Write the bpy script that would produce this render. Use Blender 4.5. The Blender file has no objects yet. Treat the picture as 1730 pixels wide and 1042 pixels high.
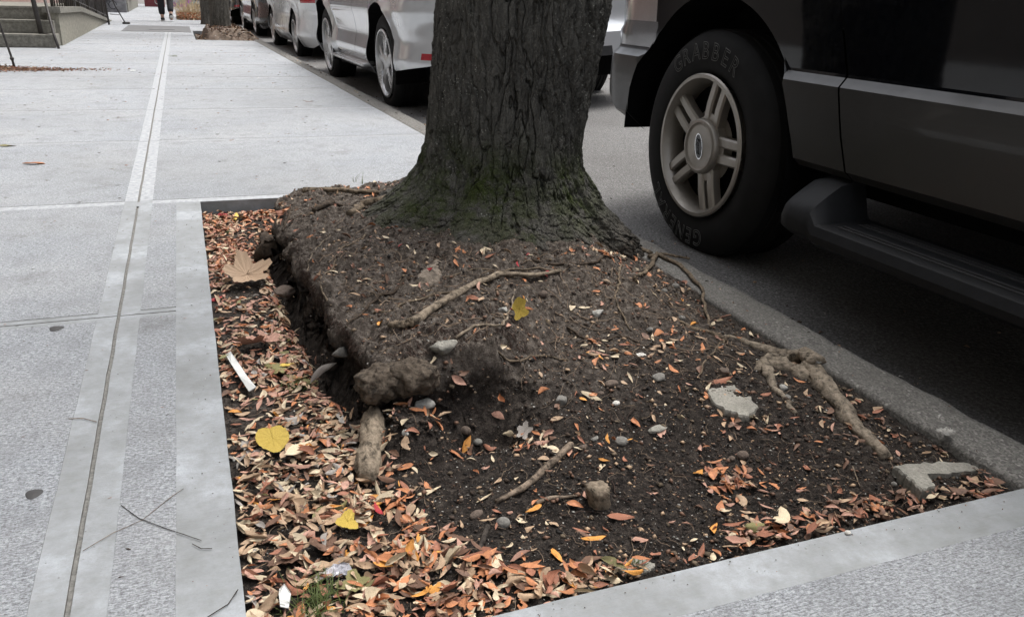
import bpy, math, random
import numpy as np
from mathutils import Vector, Matrix, Euler
random.seed(7); RNG = np.random.RandomState(11)
scene = bpy.context.scene
COL = scene.collection
PI = math.pi

# ------------------------------------------------------------------ camera calibration
F, CX, CY, HCAM = 1378.0, 865.0, 521.0, 0.78
def _n(v): return v/np.linalg.norm(v)
dY = _n(np.array([298-CX, -24-CY, F])); dX = np.array([4600-CX, 137-CY, F]); dX = _n(dX-dX@dY*dY)
dZ = -np.cross(dX, dY)
if dZ[1] > 0: dZ = -dZ
RM = np.stack([dX, dY, dZ])
def ray(u, v): return RM@np.array([u-CX, v-CY, F])
def proj(P):
    c = (P-np.array([0, 0, HCAM]))@RM
    return c[..., :2]/c[..., 2:3]*F+np.array([CX, CY])
def gnd(u, v, z=0.0):
    d = ray(u, v); t = (z-HCAM)/d[2]; return np.array([d[0]*t, d[1]*t, z])

# ------------------------------------------------------------------ numpy noise
def _h(ix, iy, iz, s):
    n = (ix.astype(np.int64)*374761393+iy.astype(np.int64)*668265263+iz.astype(np.int64)*2147483647+s*144665) & 0xffffffff
    n = ((n ^ (n >> 13))*1274126177) & 0xffffffff
    n = ((n ^ (n >> 16))*2246822519) & 0xffffffff
    return ((n ^ (n >> 15)) & 0xffffff)/float(0xffffff)
def vnoise(x, y, z=None, s=0):
    x = np.asarray(x, float); y = np.asarray(y, float)
    z = np.zeros_like(x) if z is None else np.asarray(z, float)
    ix, iy, iz = np.floor(x), np.floor(y), np.floor(z)
    fx, fy, fz = x-ix, y-iy, z-iz
    fx = fx*fx*(3-2*fx); fy = fy*fy*(3-2*fy); fz = fz*fz*(3-2*fz)
    r = 0
    for a in (0, 1):
        for b in (0, 1):
            for c in (0, 1):
                w = (fx if a else 1-fx)*(fy if b else 1-fy)*(fz if c else 1-fz)
                r = r+w*_h(ix+a, iy+b, iz+c, s)
    return r*2-1
def fbm(x, y, z=None, o=4, s=0, g=0.5):
    r = 0; a = 1; t = 0
    x = np.asarray(x, float); y = np.asarray(y, float)
    for i in range(o):
        r = r+a*vnoise(x*2**i+i*7.3, y*2**i+i*3.1, None if z is None else z*2**i, s+i); t += a; a *= g
    return r/t
def worley(x, y, s=0):
    ix, iy = np.floor(x), np.floor(y); f1 = np.full(x.shape, 9.0); f2 = f1.copy(); cid = np.zeros(x.shape)
    for a in (-1, 0, 1):
        for b in (-1, 0, 1):
            px = ix+a+_h(ix+a, iy+b, ix*0, s); py = iy+b+_h(ix+a, iy+b, ix*0, s+5)
            d = np.hypot(px-x, py-y); hid = _h(ix+a, iy+b, ix*0, s+9)
            m = d < f1
            f2 = np.where(m, f1, np.minimum(f2, d)); cid = np.where(m, hid, cid); f1 = np.where(m, d, f1)
    return f1, f2, cid
def sstep(a, b, x):
    t = np.clip((x-a)/(b-a), 0, 1); return t*t*(3-2*t)

# ------------------------------------------------------------------ object helpers
def mesh_obj(name, V, Fc, mats, parent=None, smooth=True, mi=None, loc=None):
    me = bpy.data.meshes.new(name)
    if isinstance(Fc, np.ndarray):
        V = np.asarray(V, dtype=np.float32); n = len(Fc); k = Fc.shape[1]
        me.vertices.add(len(V)); me.vertices.foreach_set('co', V.ravel())
        me.loops.add(n*k); me.loops.foreach_set('vertex_index', Fc.ravel().astype(np.int32))
        me.polygons.add(n); me.polygons.foreach_set('loop_start', (np.arange(n)*k).astype(np.int32))
        me.polygons.foreach_set('loop_total', np.full(n, k, dtype=np.int32))
        me.update(calc_edges=True)
    else:
        me.from_pydata([tuple(v) for v in V], [], [tuple(f) for f in Fc]); me.update()
    if not isinstance(mats, (list, tuple)): mats = [mats]
    for m in mats: me.materials.append(m)
    if mi is not None: me.polygons.foreach_set('material_index', np.asarray(mi, dtype=np.int32))
    if smooth: me.polygons.foreach_set('use_smooth', [True]*len(me.polygons))
    me.validate()
    o = bpy.data.objects.new(name, me); COL.objects.link(o)
    if parent is not None: o.parent = parent
    if loc is not None: o.location = loc
    return o
def tag(o, label=None, cat=None, group=None, kind=None):
    if label: o['label'] = label
    if cat: o['category'] = cat
    if group: o['group'] = group
    if kind: o['kind'] = kind
    return o
def empty(name, label, cat, loc=(0, 0, 0), rot=(0, 0, 0), group=None):
    o = bpy.data.objects.new(name, None); COL.objects.link(o); o.location = loc; o.rotation_euler = rot
    o.empty_display_size = 0.1
    return tag(o, label, cat, group)
class MB:
    def __init__(s): s.V = []; s.F = []; s.M = []
    ridge = None
    def add(s, V, Fc, m=0):
        b = len(s.V); s.V += [tuple(map(float, v)) for v in V]; s.F += [tuple(int(i)+b for i in f) for f in Fc]; s.M += [m]*len(Fc)
    def box(s, lo, hi, m=0, bev=0.0):
        x0, y0, z0 = lo; x1, y1, z1 = hi
        if bev <= 0:
            V = [(x0,y0,z0),(x1,y0,z0),(x1,y1,z0),(x0,y1,z0),(x0,y0,z1),(x1,y0,z1),(x1,y1,z1),(x0,y1,z1)]
            s.add(V, [(0,3,2,1),(4,5,6,7),(0,1,5,4),(1,2,6,5),(2,3,7,6),(3,0,4,7)], m); return
        b = min(bev, (x1-x0)/2.01, (y1-y0)/2.01, (z1-z0)/2.01)
        import bmesh
        bm = bmesh.new(); bmesh.ops.create_cube(bm, size=1)
        for v in bm.verts: v.co = ((x0+x1)/2+v.co.x*(x1-x0), (y0+y1)/2+v.co.y*(y1-y0), (z0+z1)/2+v.co.z*(z1-z0))
        bmesh.ops.bevel(bm, geom=bm.edges[:], offset=b, segments=2, profile=0.7, affect='EDGES')
        bm.verts.index_update()
        s.add([v.co[:] for v in bm.verts], [[v.index for v in f.verts] for f in bm.faces], m); bm.free()
    def tube(s, pts, rad, seg=8, m=0, cap=True, rough=0.0, seed=0, flat=1.0):
        pts = [Vector(p) for p in pts]; n = len(pts)
        if not hasattr(rad, '__len__'): rad = [rad]*n
        V = []; up = Vector((0, 0, 1)); rr = random.Random(seed); rg = [1+(s.ridge or 0)*(rr.random()*2-1) for _ in range(seg)]
        for i, p in enumerate(pts):
            t = (pts[min(i+1, n-1)]-pts[max(i-1, 0)]).normalized()
            a = t.cross(up)
            if a.length < 1e-3: a = Vector((1, 0, 0))
            a.normalize(); b = a.cross(t).normalized()
            for k in range(seg):
                th = 2*PI*k/seg; r = rad[i]*(1+rough*(rr.random()*2-1))*rg[(k+int(i*.4)) % seg]
                V.append(p+a*math.cos(th)*r+b*math.sin(th)*r*flat)
        Fc = [(i*seg+k, i*seg+(k+1) % seg, (i+1)*seg+(k+1) % seg, (i+1)*seg+k) for i in range(n-1) for k in range(seg)]
        if cap: Fc += [tuple(range(seg-1, -1, -1)), tuple((n-1)*seg+k for k in range(seg))]
        s.add(V, Fc, m)
    def lathe(s, prof, seg=64, m=0, center=(0, 0, 0)):
        # prof: (axial x, radius); axis = X
        V = []; cx_, cy_, cz_ = center
        for (a, r) in prof:
            for k in range(seg):
                th = 2*PI*k/seg; V.append((cx_+a, cy_+r*math.cos(th), cz_+r*math.sin(th)))
        n = len(prof)
        s.add(V, [(i*seg+k, i*seg+(k+1) % seg, (i+1)*seg+(k+1) % seg, (i+1)*seg+k) for i in range(n-1) for k in range(seg)], m)
    def build(s, name, mats, parent=None, smooth=False, loc=None):
        return mesh_obj(name, s.V, s.F, mats, parent, smooth, s.M, loc)
def shade_auto(o, ang=35):
    me = o.data
    me.polygons.foreach_set('use_smooth', [True]*len(me.polygons))
    import bmesh
    bm = bmesh.new(); bm.from_mesh(me); ca = math.radians(ang)
    for e in bm.edges:
        if len(e.link_faces) == 2 and e.calc_face_angle(0) > ca: e.smooth = False
    bm.to_mesh(me); bm.free(); return o

# ------------------------------------------------------------------ materials
class NT:
    def __init__(s, name):
        s.m = bpy.data.materials.new(name); s.m.use_nodes = True; s.t = s.m.node_tree; s.t.nodes.clear()
        s.out = s.n('ShaderNodeOutputMaterial'); s.b = s.n('ShaderNodeBsdfPrincipled'); s.l(s.b.outputs[0], s.out.inputs[0])
        s.co = s.n('ShaderNodeTexCoord').outputs['Object']
    def n(s, t, **k):
        o = s.t.nodes.new(t)
        for a, b in k.items(): setattr(o, a, b)
        return o
    def l(s, a, b): s.t.links.new(a, b)
    def mapping(s, scale=(1, 1, 1), src=None, rot=(0, 0, 0)):
        m = s.n('ShaderNodeMapping'); m.inputs['Scale'].default_value = scale; m.inputs['Rotation'].default_value = rot
        s.l(src or s.co, m.inputs[0]); return m.outputs[0]
    def noise(s, scale, detail=4, rough=0.6, src=None, dist=0):
        n = s.n('ShaderNodeTexNoise'); n.inputs['Scale'].default_value = scale; n.inputs['Detail'].default_value = detail
        n.inputs['Roughness'].default_value = rough; n.inputs['Distortion'].default_value = dist
        s.l(src or s.co, n.inputs['Vector']); return n.outputs['Fac']
    def voro(s, scale, feature='F1', src=None, out='Distance', rnd=1):
        n = s.n('ShaderNodeTexVoronoi', feature=feature); n.inputs['Scale'].default_value = scale; n.inputs['Randomness'].default_value = rnd
        s.l(src or s.co, n.inputs['Vector']); return n.outputs[out]
    def ramp(s, f, stops):
        r = s.n('ShaderNodeValToRGB'); e = r.color_ramp.elements
        while len(e) < len(stops): e.new(0.5)
        for i, (p, c) in enumerate(stops):
            e[i].position = p; e[i].color = (c[0], c[1], c[2], 1) if hasattr(c, '__len__') else (c, c, c, 1)
        s.l(f, r.inputs[0]); return r.outputs[0]
    def mix(s, f, a, b, mode='MIX'):
        m = s.n('ShaderNodeMix', data_type='RGBA', blend_type=mode)
        for i, v in ((0, f), (6, a), (7, b)):
            if hasattr(v, 'links'): s.l(v, m.inputs[i])
            elif i == 0: m.inputs[0].default_value = v
            else: m.inputs[i].default_value = (v[0], v[1], v[2], 1) if hasattr(v, '__len__') else (v, v, v, 1)
        return m.outputs[2]
    def math(s, op, a, b=0.0):
        m = s.n('ShaderNodeMath', operation=op)
        for i, v in ((0, a), (1, b)):
            if hasattr(v, 'links'): s.l(v, m.inputs[i])
            else: m.inputs[i].default_value = v
        return m.outputs[0]
    def attr(s, name):
        a = s.n('ShaderNodeAttribute'); a.attribute_name = name; return a.outputs['Fac']
    def set(s, **k):
        names = dict(col='Base Color', rough='Roughness', metal='Metallic', coat='Coat Weight', coatr='Coat Roughness', spec='Specular IOR Level', alpha='Alpha', trans='Transmission Weight', normal='Normal', sss='Subsurface Weight')
        for a, v in k.items():
            i = s.b.inputs[names[a]]
            if hasattr(v, 'links'): s.l(v, i)
            elif a == 'col': i.default_value = (v[0], v[1], v[2], 1)
            else: i.default_value = v
        return s
    def bump(s, h, dist=0.01, strength=1.0, prev=None):
        b = s.n('ShaderNodeBump'); b.inputs['Distance'].default_value = dist; b.inputs['Strength'].default_value = strength
        s.l(h, b.inputs['Height'])
        if prev is not None: s.l(prev, b.inputs['Normal'])
        s.l(b.outputs[0], s.b.inputs['Normal']); return b.outputs[0]
def simple(name, col, rough=0.6, metal=0.0, var=0.25, scale=30, bump=0.0, coat=0.0, coatr=0.05, spec=0.5):
    n = NT(name); f = n.noise(scale, 5, 0.65)
    a = tuple(c*(1-var) for c in col); b = tuple(min(1, c*(1+var)) for c in col)
    n.set(col=n.ramp(f, [(0.3, a), (0.7, b)]), rough=rough, metal=metal, coat=coat, coatr=coatr, spec=spec)
    if bump: n.bump(f, bump)
    return n.m

def m_broom():
    n = NT('broom_concrete')
    st = n.noise(1.0, 5, 0.75, n.mapping((70, 420, 200)))
    st2 = n.noise(1.0, 3, 0.6, n.mapping((18, 160, 60)))
    gr = n.noise(300, 3, 0.75); big = n.noise(1.6, 5, 0.6); mid = n.noise(9, 5, 0.65)
    c = n.ramp(n.math('ADD', n.math('MULTIPLY', st, .55), n.math('MULTIPLY', n.noise(170, 4, .8), .45)), [(0.38, (0.085, 0.09, 0.094)), (0.47, (0.245, 0.256, 0.268)), (0.58, (0.50, 0.52, 0.545))])
    c = n.mix(n.ramp(gr, [(0.56, 0), (0.68, 0.8)]), c, (0.10, 0.105, 0.105)); c = n.mix(n.ramp(n.voro(95), [(0.10, 0.75), (0.20, 0.0)]), c, (0.12, 0.12, 0.12))
    c = n.mix(n.ramp(big, [(0.35, 0.0), (0.75, 0.35)]), c, (0.40, 0.39, 0.37))
    c = n.mix(n.ramp(mid, [(0.48, 0.0), (0.72, 0.5)]), c, (0.19, 0.195, 0.20)); c = n.mix(n.ramp(n.noise(.45, 3, .5), [(.42, 0), (.62, .35)]), c, (.20, .205, .205)); c = n.mix(n.ramp(n.noise(3.3, 8, .75), [(.58, 0), (.66, .4)]), c, (.15, .145, .135))
    n.set(col=c, rough=0.95, spec=0.1)
    n.bump(n.math('ADD', n.math('MULTIPLY', st, 1.0), n.math('ADD', st2, gr)), 0.003, 1.0)
    return n.m
def m_smooth():
    n = NT('trowelled_concrete')
    big = n.noise(5, 6, 0.65); mid = n.noise(38, 5, 0.7); fine = n.noise(500, 2, 0.6)
    st = n.noise(1.0, 4, 0.7, n.mapping((30, 190, 60)))
    c = n.ramp(big, [(0.3, (0.18, 0.187, 0.186)), (0.5, (0.25, 0.262, 0.268)), (0.68, (0.36, 0.38, 0.40))])
    c = n.mix(n.ramp(mid, [(0.42, 0.0), (0.68, 0.5)]), c, (0.17, 0.175, 0.165)); c = n.mix(n.ramp(fine, [(.5, 0), (.7, .35)]), c, (.2, .2, .2))
    c = n.mix(n.ramp(st, [(0.5, 0), (0.75, 0.3)]), c, (0.26, 0.26, 0.25))
    c = n.mix(n.ramp(n.voro(34), [(0.03, 0.7), (0.06, 0.0)]), c, (0.08, 0.08, 0.075))
    n.set(col=c, rough=0.72, spec=0.35)
    n.bump(n.math('ADD', st, n.math('MULTIPLY', fine, 0.4)), 0.0012, 0.7)
    return n.m
def m_curb():
    n = NT('curb_aggregate')
    v = n.voro(230, out='Color'); big = n.noise(4, 5, 0.6); f = n.noise(240, 4, 0.7)
    bw = n.n('ShaderNodeRGBToBW'); n.l(v, bw.inputs[0])
    c = n.ramp(bw.outputs[0], [(0.15, (0.075, 0.07, 0.063)), (0.5, (0.125, 0.12, 0.108)), (0.85, (0.22, 0.21, 0.19))])
    c = n.mix(n.ramp(big, [(0.35, 0), (0.7, 0.55)]), c, (0.085, 0.078, 0.068))
    c = n.mix(n.ramp(n.voro(38), [(0.10, 0.8), (0.16, 0.0)]), c, (0.30, 0.29, 0.26))
    n.set(col=c, rough=0.85); n.bump(n.math('ADD', f, n.math('MULTIPLY', big, 2)), 0.004, 0.8)
    return n.m
def m_asphalt():
    n = NT('asphalt')
    f = n.noise(120, 6, 0.85); big = n.noise(1.2, 5, 0.6); v = n.voro(90)
    c = n.ramp(f, [(0.40, (0.055, 0.053, 0.051)), (0.52, (0.13, 0.127, 0.122)), (0.62, (0.30, 0.295, 0.285))])
    c = n.mix(n.ramp(big, [(0.35, 0.0), (0.7, 0.45)]), c, (0.06, 0.055, 0.05))
    n.set(col=c, rough=0.85); n.bump(n.math('ADD', f, v), 0.004, 0.8)
    return n.m
def m_soil():
    n = NT('pit_soil')
    f = n.noise(60, 8, 0.75); g = n.noise(260, 5, 0.75); z = n.attr('brown')
    dark = n.ramp(f, [(0.34, (0.009, 0.0075, 0.0068)), (0.5, (0.027, 0.022, 0.019)), (0.66, (0.085, 0.070, 0.059))])
    brn = n.ramp(f, [(0.34, (0.034, 0.028, 0.0235)), (0.5, (0.112, 0.092, 0.076)), (0.66, (0.27, 0.235, 0.20))])
    c = n.mix(z, dark, brn)
    c = n.mix(n.ramp(g, [(0.55, 0), (0.66, 0.7)]), c, (0.15, 0.12, 0.095))
    c = n.mix(n.ramp(n.voro(170), [(0.06, 0.75), (0.11, 0.0)]), c, (0.28, 0.25, 0.2))
    n.set(col=c, rough=0.95, spec=0.15); n.bump(n.math('ADD', f, g), 0.009, 1.0)
    return n.m
def m_bark(name='bark', moss=True, base=(0.074, 0.071, 0.063)):
    n = NT(name)
    mp = n.mapping((42, 42, 11)); f = n.noise(1, 8, 0.72, mp); g = n.noise(190, 4, 0.7)
    cr = n.voro(1.0, 'DISTANCE_TO_EDGE', n.mapping((24, 24, 7)))
    c = n.ramp(n.math('ADD', n.math('MULTIPLY', f, .6), n.math('MULTIPLY', g, .4)), [(0.36, tuple(b*0.35 for b in base)), (0.5, base), (0.66, tuple(b*2.6 for b in base))])
    c = n.mix(n.ramp(n.noise(5, 4, 0.6), [(0.4, 0), (0.7, 0.5)]), c, tuple(b*1.7 for b in base))
    # lichen specks, in clusters
    sp = n.math('MULTIPLY', n.ramp(n.voro(130), [(0.22, 1), (0.34, 0)]), n.ramp(n.noise(7, 4, 0.65), [(0.50, 0), (0.60, 1)]))
    c = n.mix(n.math('MULTIPLY', sp, n.ramp(n.noise(70, 3, .6), [(0.50, 0), (0.55, 1)])), c, (0.34, 0.34, 0.30))
    if moss:
        mo = n.math('MULTIPLY', n.attr('moss'), n.ramp(n.noise(16, 6, 0.75), [(0.38, 0), (0.55, 1)]))
        c = n.mix(mo, c, (0.042, 0.058, 0.012))
        br = n.math('MULTIPLY', n.attr('base'), n.ramp(n.noise(20, 6, 0.7), [(0.35, 0.2), (0.6, 1)]))
        c = n.mix(br, c, n.ramp(n.noise(90, 5, .75), [(.38, (.03, .025, .02)), (.62, (.15, .125, .10))]))
    n.set(col=c, rough=0.9, spec=0.2)
    h = n.math('ADD', f, n.math('MULTIPLY', g, 0.35))
    n.bump(n.math('SUBTRACT', h, n.ramp(cr, [(0.0, 0.25), (0.05, 0)])), 0.018, 1.0)
    return n.m
def m_root(name, base):
    n = NT(name); f = n.noise(1, 6, 0.7, n.mapping((60, 60, 60))); g = n.noise(14, 4, .6)
    c = n.ramp(f, [(0.36, tuple(b*0.22 for b in base)), (0.5, base), (0.66, tuple(min(1, b*1.6) for b in base))])
    c = n.mix(n.ramp(g, [(.45, 0), (.7, .6)]), c, tuple(b*.5 for b in base))
    n.set(col=c, rough=0.9, spec=0.2); n.bump(f, 0.006, 1.0); return n.m
def m_leaf(name, col, var=0.35):
    n = NT(name); oi = n.n('ShaderNodeObjectInfo'); f = n.noise(95, 5, 0.7)
    a = tuple(c*(1-var) for c in col); b = tuple(min(1, c*(1+var)) for c in col)
    c = n.ramp(f, [(0.32, a), (0.68, b)])
    hsv = n.n('ShaderNodeHueSaturation'); n.l(c, hsv.inputs['Color'])
    n.l(n.math('ADD', n.math('MULTIPLY', oi.outputs['Random'], 0.5), 0.75), hsv.inputs['Value'])
    c = n.mix(n.ramp(n.noise(240, 3, .6), [(0.64, 0), (0.72, 0.6)]), hsv.outputs[0], (0.07, 0.04, 0.025))
    n.set(col=c, rough=0.62, spec=0.35); n.bump(f, 0.002, 0.6)
    return n.m
def m_paint(name, col, metal=0.0, rough=0.35, dirt=0.2, coat=1.0, dirtcol=(0.2, 0.18, 0.15)):
    n = NT(name); f = n.noise(7, 6, 0.7); fl = n.noise(900, 2, 0.5)
    c = n.mix(n.ramp(f, [(0.45, 0), (0.8, dirt)]), col, dirtcol)
    n.set(col=c, rough=n.ramp(f, [(0.3, rough*0.8), (0.7, min(1, rough*1.3))]), metal=metal, coat=coat, coatr=0.06)
    return n.m
def m_stone(name, col, sc=90):
    n = NT(name); f = n.noise(sc, 6, 0.7); g = n.noise(18, 5, 0.65)
    c = n.ramp(f, [(0.3, tuple(b*0.6 for b in col)), (0.7, tuple(min(1, b*1.35) for b in col))])
    c = n.mix(n.ramp(g, [(0.45, 0.0), (0.7, 0.6)]), c, tuple(b*0.45 for b in col))
    n.set(col=c, rough=0.9, spec=.25); n.bump(n.math('ADD', f, g), 0.004, 1.0); return n.m
def m_facade(name, c1, c2, mortar, sx=4.5):
    n = NT(name); b = n.n('ShaderNodeTexBrick'); b.inputs['Scale'].default_value = sx
    b.inputs['Color1'].default_value = (*c1, 1); b.inputs['Color2'].default_value = (*c2, 1); b.inputs['Mortar'].default_value = (*mortar, 1)
    b.inputs['Mortar Size'].default_value = 0.012
    sep = n.n('ShaderNodeSeparateXYZ'); n.l(n.co, sep.inputs[0]); cmb = n.n('ShaderNodeCombineXYZ')
    n.l(n.math('ADD', sep.outputs[1], sep.outputs[0]), cmb.inputs[0]); n.l(sep.outputs[2], cmb.inputs[1])
    n.l(cmb.outputs[0], b.inputs['Vector'])
    f = n.noise(3, 5, .7); n.set(col=n.mix(n.ramp(f, [(.4, 0), (.8, .5)]), b.outputs[0], tuple(x*.5 for x in c1)), rough=.85)
    return n.m

M = {}
M['broom'] = m_broom(); M['smooth'] = m_smooth(); M['curb'] = m_curb(); M['asphalt'] = m_asphalt(); M['soil'] = m_soil()
M['margin'] = simple('margin_concrete', (.30, .31, .318), .8, var=.3, scale=50, bump=.0015)
M['groove'] = simple('joint_grit', (0.17, 0.165, 0.15), 0.95, var=0.4, scale=120, bump=0.004)
M['bark'] = m_bark(); M['bark2'] = m_bark('bark_far', False, (0.075, 0.07, 0.06))
M['root_dust'] = m_root('root_dusty', (.20, .165, .125)); M['root_mass'] = m_root('root_mass', (0.085, 0.067, 0.05)); M['root_hump'] = m_root('root_hump', (.20, .165, .13)); M['root'] = m_root('root_brown', (0.15, 0.115, 0.08)); M['root_pale'] = m_root('root_pale', (0.23, 0.185, 0.135)); M['root_dark'] = m_root('root_dark', (0.055, 0.04, 0.028))
M['fibre'] = simple('fibre', (0.20, 0.145, 0.10), 0.9, var=0.5); M['fibre_dark'] = simple('fibre_dark', (0.045, 0.025, 0.017), 0.95, var=0.4)
M['twig'] = m_root('twig_bark', (0.20, 0.155, 0.115)); M['twig_dark'] = m_root('twig_dark', (0.06, 0.05, 0.042))
LEAFC = dict(tan=(0.40, 0.275, 0.175), orange=(0.46, 0.19, 0.085), rust=(0.29, 0.12, 0.07), cream=(0.54, 0.44, 0.30), pink=(0.42, 0.235, 0.17), brown=(0.15, 0.082, 0.052), red=(0.36, 0.035, 0.04), yellow=(0.52, 0.37, 0.07), amber=(0.60, 0.27, 0.06), olive=(0.19, 0.17, 0.07), grey=(0.30, 0.27, 0.24))
for k, c in LEAFC.items(): M['leaf_'+k] = m_leaf('leaf_'+k, c)
M['st_grey'] = m_stone('stone_grey', (0.20, 0.19, 0.17)); M['st_pale'] = m_stone('stone_pale', (0.36, 0.35, 0.32)); M['st_white'] = m_stone('stone_white', (0.60, 0.57, 0.52)); M['st_brown'] = m_stone('stone_brown', (0.13, 0.10, 0.08))
M['conc_chunk'] = m_stone('broken_concrete', (0.30, 0.285, 0.245), 160)
M['crumb_dark'] = simple('crumb_dark', (0.012, 0.0095, 0.008), 0.95, var=0.4); M['crumb_brown'] = simple('crumb_brown', (0.05, 0.034, 0.024), 0.95, var=0.4)
M['black'] = simple('black_plastic', (0.008, 0.008, 0.008), 0.6, var=0.2)
M['void'] = simple('dark_underbody', (0.004, 0.004, 0.004), 0.95, var=0.1, spec=0.1)
M['iron'] = simple('iron_rail', (0.05, 0.045, 0.042), 0.6, metal=0.3, var=0.3)
M['chrome'] = simple('chrome', (0.7, 0.7, 0.7), 0.12, metal=1.0, var=0.05)
M['gum'] = simple('gum', (0.045, 0.043, 0.042), 0.8, var=0.15)

# ------------------------------------------------------------------ sidewalk
PX0, PX1, PY0, PY1 = 0.006, 1.33, 0.825, 3.33        # the near tree pit
P2 = (0.20, 14.25, 17.1)                             # second tree pit (x0, y0, y1)
P3 = (-0.08, 22.6, 25.2)
def curbshift(y): return -np.maximum(0, np.asarray(y, float)-3.0)*0.022
def warp(x, y): return x+np.clip((x-0.2)/1.13, 0, 2)*curbshift(y)
def in_pit(x, y):
    return ((x > PX0) & (y > PY0) & (y < PY1)) | ((x > P2[0]) & (y > P2[1]) & (y < P2[2])) | ((x > P3[0]) & (x < .6) & (y > P3[1]) & (y < P3[2]))
def refine(br, lim):
    br = sorted(set(round(b, 5) for b in br)); out = [br[0]]
    for a, b in zip(br[:-1], br[1:]):
        n = max(1, int(math.ceil((b-a)/lim((a+b)/2))))
        out += [a+(b-a)*(i+1)/n for i in range(n)]
    return np.array(out)
JX = -0.2155; GW = 0.0040
CROSS = [-2.75, -1.53, -0.31, 0.912, 2.13, 3.345, 4.78, 6.04, 7.29, 8.32, 9.66, 11.5, 12.9, 14.15, 15.4, 16.5, 19.0, 20.3, 21.6, 22.6, 24, 25.2, 26.5, 28, 30, 32, 34]
xb = [-7, -3, -0.81, JX-.049, JX-GW, JX+GW, JX+.050, -0.081, PX0, 0.35, 0.9, PX1, P2[0], P3[0], .6]
yb = [-5, 0.742, PY0, PY1, 40] + [P2[1], P2[2], P3[1], P3[2], P2[1]-.08]
for c in CROSS: yb += [c-GW*.6, c+GW*.6, c-.028, c+.028]
yb = [y for y in yb if abs(y-3.33) > 0.02 or y == PY1] + [3.345+.045]
xs = refine(xb, lambda c: 0.03 if -.35 < c < .05 else (0.12 if c > -1.2 else 0.8))
ys = refine(yb, lambda c: 0.03 if 0.5 < c < 4 else (0.1 if 0 < c < 8 else 0.6))
def cell(xc, yc):
    """0 broom 1 smooth 2 groove -1 hole"""
    if in_pit(np.array(xc), np.array(yc)): return -1
    if abs(xc-JX) < GW and not (3.315 < yc < 3.375) and yc < 16.5: return 2
    for c in CROSS:
        if abs(yc-c) < GW*.6 and c != 0.912 and not (c == 2.13 and xc > -0.081):
            if c < 3.3 and xc > PX0: continue
            return 2
    if JX-.049 < xc < JX+.05 and yc < 16.5: return 3 if yc > 3.4 else 1
    if -0.081 < xc < PX0 and PY0-.09 < yc < 3.33: return 1
    if xc > -0.081 and 0.742 < yc < PY0: return 1
    for c in CROSS:
        if abs(yc-c) < 0.028 and c != 0.912: return 3 if yc > 2.5 else 1
    if 3.33 < yc < 3.39: return 3
    if xc > P2[0]-.06 and P2[1]-.08 < yc < P2[1]: return 1
    return 0
ZC = {0: 0.0, 1: -0.0012, 2: -0.007, 3: -.0010}
V = []; Fc = []; MI = []; vid = {}
def sv(x, y, z):
    k = (round(x, 5), round(y, 5), round(z, 5))
    if k not in vid: vid[k] = len(V); V.append((x, y, z))
    return vid[k]
grid = [[cell((xs[i]+xs[i+1])/2, (ys[j]+ys[j+1])/2) for j in range(len(ys)-1)] for i in range(len(xs)-1)]
for i in range(len(xs)-1):
    for j in range(len(ys)-1):
        t = grid[i][j]
        if t < 0: continue
        z = ZC[t]; x0, x1, y0, y1 = xs[i], xs[i+1], ys[j], ys[j+1]
        if x0 >= PX1: continue
        Fc.append((sv(x0, y0, z), sv(x1, y0, z), sv(x1, y1, z), sv(x0, y1, z))); MI.append(t)
        for (di, dj, a, b) in ((1, 0, (x1, y0), (x1, y1)), (0, 1, (x1, y1), (x0, y1)), (-1, 0, (x0, y1), (x0, y0)), (0, -1, (x0, y0), (x1, y0))):
            ii, jj = i+di, j+dj
            t2 = grid[ii][jj] if 0 <= ii < len(xs)-1 and 0 <= jj < len(ys)-1 else -1
            if di == 1 and x1 >= PX1-1e-6: t2 = -1
            z2 = -0.13 if t2 < 0 else ZC[t2]
            if z2 < z-1e-6:
                Fc.append((sv(*a, z), sv(*a, z2), sv(*b, z2), sv(*b, z))); MI.append(1 if t2 < 0 else 2)
V = np.array(V)
x, y, z = V[:, 0].copy(), V[:, 1].copy(), V[:, 2].copy()
wob = (np.abs(z) < .02)
V[:, 0] = warp(x, y)+fbm(x*9, y*9, s=3)*0.0016*wob; V[:, 1] = y+fbm(x*9+50, y*9, s=4)*0.0016*wob
V[:, 2] = z+fbm(x*2.5, y*2.5, s=8)*0.0022*(y > PY1+.1)
sw = mesh_obj('sidewalk', V, [list(f) for f in Fc], [M['broom'], M['smooth'], M['groove'], M['margin']], None, False, MI)
tag(sw, kind='structure')
# rounded arris along the pit edges
mb = MB()
M['arris'] = M['smooth']
# sidewalk dark patch
n = NT('dark_slab'); f_ = n.noise(6, 5, .7); n.set(col=n.ramp(f_, [(.3, (.085, .085, .085)), (.7, (.14, .14, .138))]), rough=.85); M['dslab'] = n.m
pb = MB(); pb.box((-0.98, 16.55, -.02), (0.17, 18.9, .004)); pb.box((-0.55, 17.2, .004), (-0.1, 18.4, .009))
o = pb.build('sidewalk_patch', M['dslab']); tag(o, kind='structure')
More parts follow.
